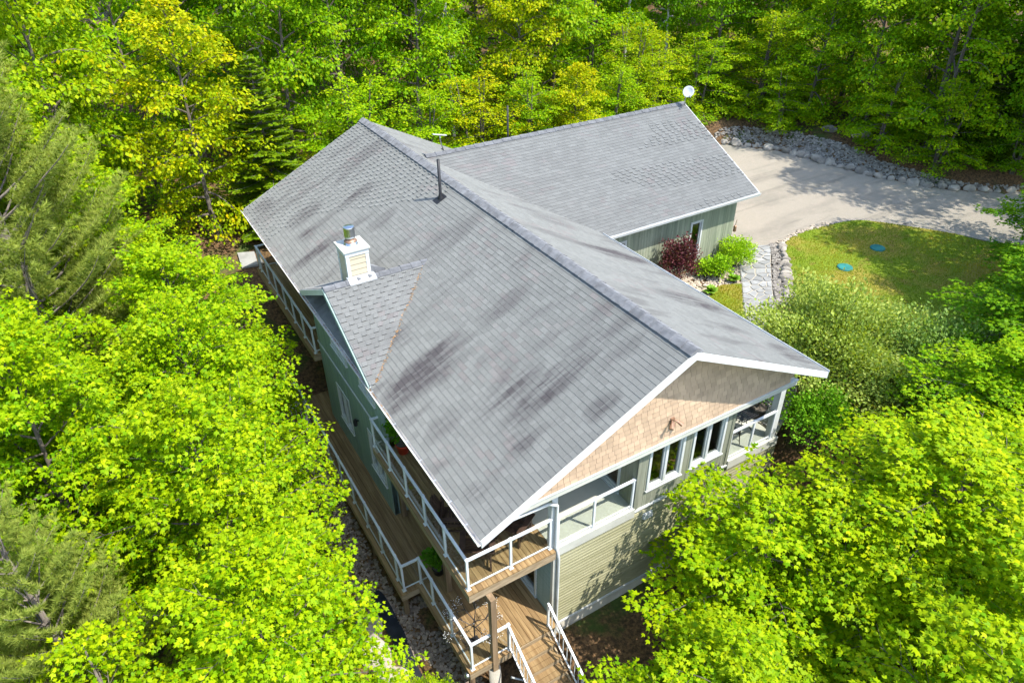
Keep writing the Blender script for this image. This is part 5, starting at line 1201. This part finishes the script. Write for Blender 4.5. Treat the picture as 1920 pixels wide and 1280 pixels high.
# potted plants
def pot(name, label, loc, mat, rr_, hh, seed, ph, pr_):
    t_ = thing(name, label, 'potted plant', loc); MB().lathe([(.0, .01), (rr_*.75, .0), (rr_, hh), (rr_*1.08, hh), (rr_*1.08, hh-.03)], (0, 0, 0), 18).build('pot', mat, t_, True, world=False)
    MB().lathe([(.0, hh-.03), (rr_*.98, hh-.03)], (0, 0, 0), 18).build('soil', 'bark', t_, world=False)
    v = shrub(seed, ph, pr_, 80, 7, .12, T_MID, 'lime', .09, .5, .5, 8)
    for me, nm in zip(v, ('stems', 'foliage')):
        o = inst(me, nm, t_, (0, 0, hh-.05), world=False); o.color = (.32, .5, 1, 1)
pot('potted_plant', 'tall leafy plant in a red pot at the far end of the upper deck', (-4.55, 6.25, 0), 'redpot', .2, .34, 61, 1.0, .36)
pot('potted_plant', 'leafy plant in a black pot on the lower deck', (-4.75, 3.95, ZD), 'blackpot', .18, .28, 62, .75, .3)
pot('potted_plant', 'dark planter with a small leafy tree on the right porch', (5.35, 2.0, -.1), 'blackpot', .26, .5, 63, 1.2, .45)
# decorative bead tree
t = thing('light_tree', 'black ornamental twig tree with white bead lights on the lower deck', 'decorative tree', (-4.9, 1.5, ZD)); b = MB(); r_ = random.Random(4); tips = []
def grow(p, d, L, rr_, lv_):
    e = p+d*L; b.tube([p, e], [rr_, rr_*.7], 4, cap=False); tips.append(e)
    if lv_ == 0: return
    for k in range(3 if lv_ > 1 else 4):
        nd_ = (d+Vector((r_.gauss(0, .6), r_.gauss(0, .6), r_.gauss(.05, .35)))).normalized(); grow(e, nd_, L*r_.uniform(.55, .8), rr_*.6, lv_-1)
grow(Vector((0, 0, 0)), Vector((0, 0, 1)), .75, .03, 0)
for k in range(7): grow(Vector((0, 0, .55+.06*k)), Vector((math.cos(k*2.4), math.sin(k*2.4), r_.uniform(.25, .9))).normalized(), .34, .015, 3)
b.box(-.12, .12, -.12, .12, 0, .02); b.build('branches', 'dark', t, world=False)
bead = rock_np(1, 9, 1, 0)[0]*.009; bf = rock_np(1, 9, 1, 0)[1]; tp_ = np.array([p[:] for p in tips])
o = link(np_mesh('bead_light', (bead[None]+tp_[:, None]).reshape(-1, 3), (bf[None]+(np.arange(len(tp_))*len(bead))[:, None, None]).reshape(-1, 3), 'bulb'), 'bead_light', t, world=False); tag(o, kind='stuff')
# ground below the lower deck: fabric, river stones, boulders
def zg(x_, y_): return hgt(x_, y_)
def drape(name, pts, label):
    P = smooth_closed(pts, 6); bm = bmesh.new(); f = bm.faces.new([bm.verts.new((p.x, p.y, 0)) for p in P]); bmesh.ops.triangulate(bm, faces=[f])
    bmesh.ops.subdivide_edges(bm, edges=bm.edges[:], cuts=3, use_grid_fill=True)
    for v in bm.verts: v.co.z = zg(v.co.x, v.co.y)+.07+.03*math.sin(v.co.x*9)*math.cos(v.co.y*7)
    bmesh.ops.recalc_face_normals(bm, faces=bm.faces[:]); me = bpy.data.meshes.new(name); bm.to_mesh(me); bm.free(); me.materials.append(M['fabric']); tag(link(me, name), label, 'ground sheet')
drape('landscape_fabric', [(-6.6, 4.9), (-6.2, 5.1), (-6.15, 3.6), (-6.25, 2.2), (-6.05, 1.0), (-6.5, .6), (-6.7, 1.8), (-6.55, 3.2)], 'black landscape fabric on the slope beside the lower deck corner')
drape('landscape_fabric', [(-6.2, 1.7), (-5.75, 1.8), (-5.7, .6), (-6.0, .2), (-6.3, .6)], 'smaller black fabric patch below the lower deck corner')
q = rng.uniform((-6.3, -1.2), (-4.9, 4.4), (2100, 2)); q = q[np.sin(q[:, 0]*4+1)*np.sin(q[:, 1]*2.2) > -.55]
stones('river_stones', np.stack([q[:, 0], q[:, 1], height(q[:, 0], q[:, 1])+.02], -1), rng.uniform(.03, .07, len(q)), 'riverstone', 400, 'river stones on the slope under the lower deck corner')
q = rng.uniform((-7.0, 4.4), (-5.9, 12.5), (2200, 2))
stones('dark_stones', np.stack([q[:, 0], q[:, 1], height(q[:, 0], q[:, 1])+.01], -1), rng.uniform(.03, .065, len(q)), 'riverstone', 420, 'dark loose stones along the outer edge of the lower deck')
GB = 'boulders below the lower deck'
for i, (x_, y_, s, lb) in enumerate([(-7.0, 4.2, .42, 'brown boulder farthest up beside the black fabric'), (-7.1, 3.3, .46, 'shaded boulder in the middle beside the black fabric'), (-6.95, 2.5, .4, 'shaded boulder below the middle one beside the fabric'), (-6.75, 1.4, .40, 'pale sunlit boulder standing at the fabric edge'), (-6.95, .7, .34, 'pale sunlit boulder below the upright one'), (-6.4, -.1, .33, 'lowest pale boulder at the bottom edge'), (-5.9, .15, .26, 'small brown boulder between fabric patches')]):
    o = inst(ROCKS[i % 6], 'boulder', None, (x_, y_, zg(x_, y_)+s*.25), (.3*i, .2, i*1.1), (s, s*1.25, s*.95)); tag(o, lb, 'boulder', GB)
b = MB(); b.tube([(-4.4, .5, -3.5), (-4.0, .3, -3.75), (-3.6, .35, -3.6), (-3.3, .5, -3.4)], .028, 7); tag(b.build('drain_hose', 'grey_plastic', None, True), 'white drain hose under the deck stairs', 'hose')
fl_ = MB(); fl_.ext([(-5.6, 21.6, zg(-5.6, 21.6)+.05), (-4.9, 21.5, zg(-4.9, 21.5)+.06), (-4.8, 22.4, zg(-4.8, 22.4)+.06), (-5.5, 22.6, zg(-5.5, 22.6)+.05)], (0, 0, .08)); tag(fl_.build('flat_stone', 'flag'), 'flat pale stone slab on the mulch beyond the far deck', 'stone')
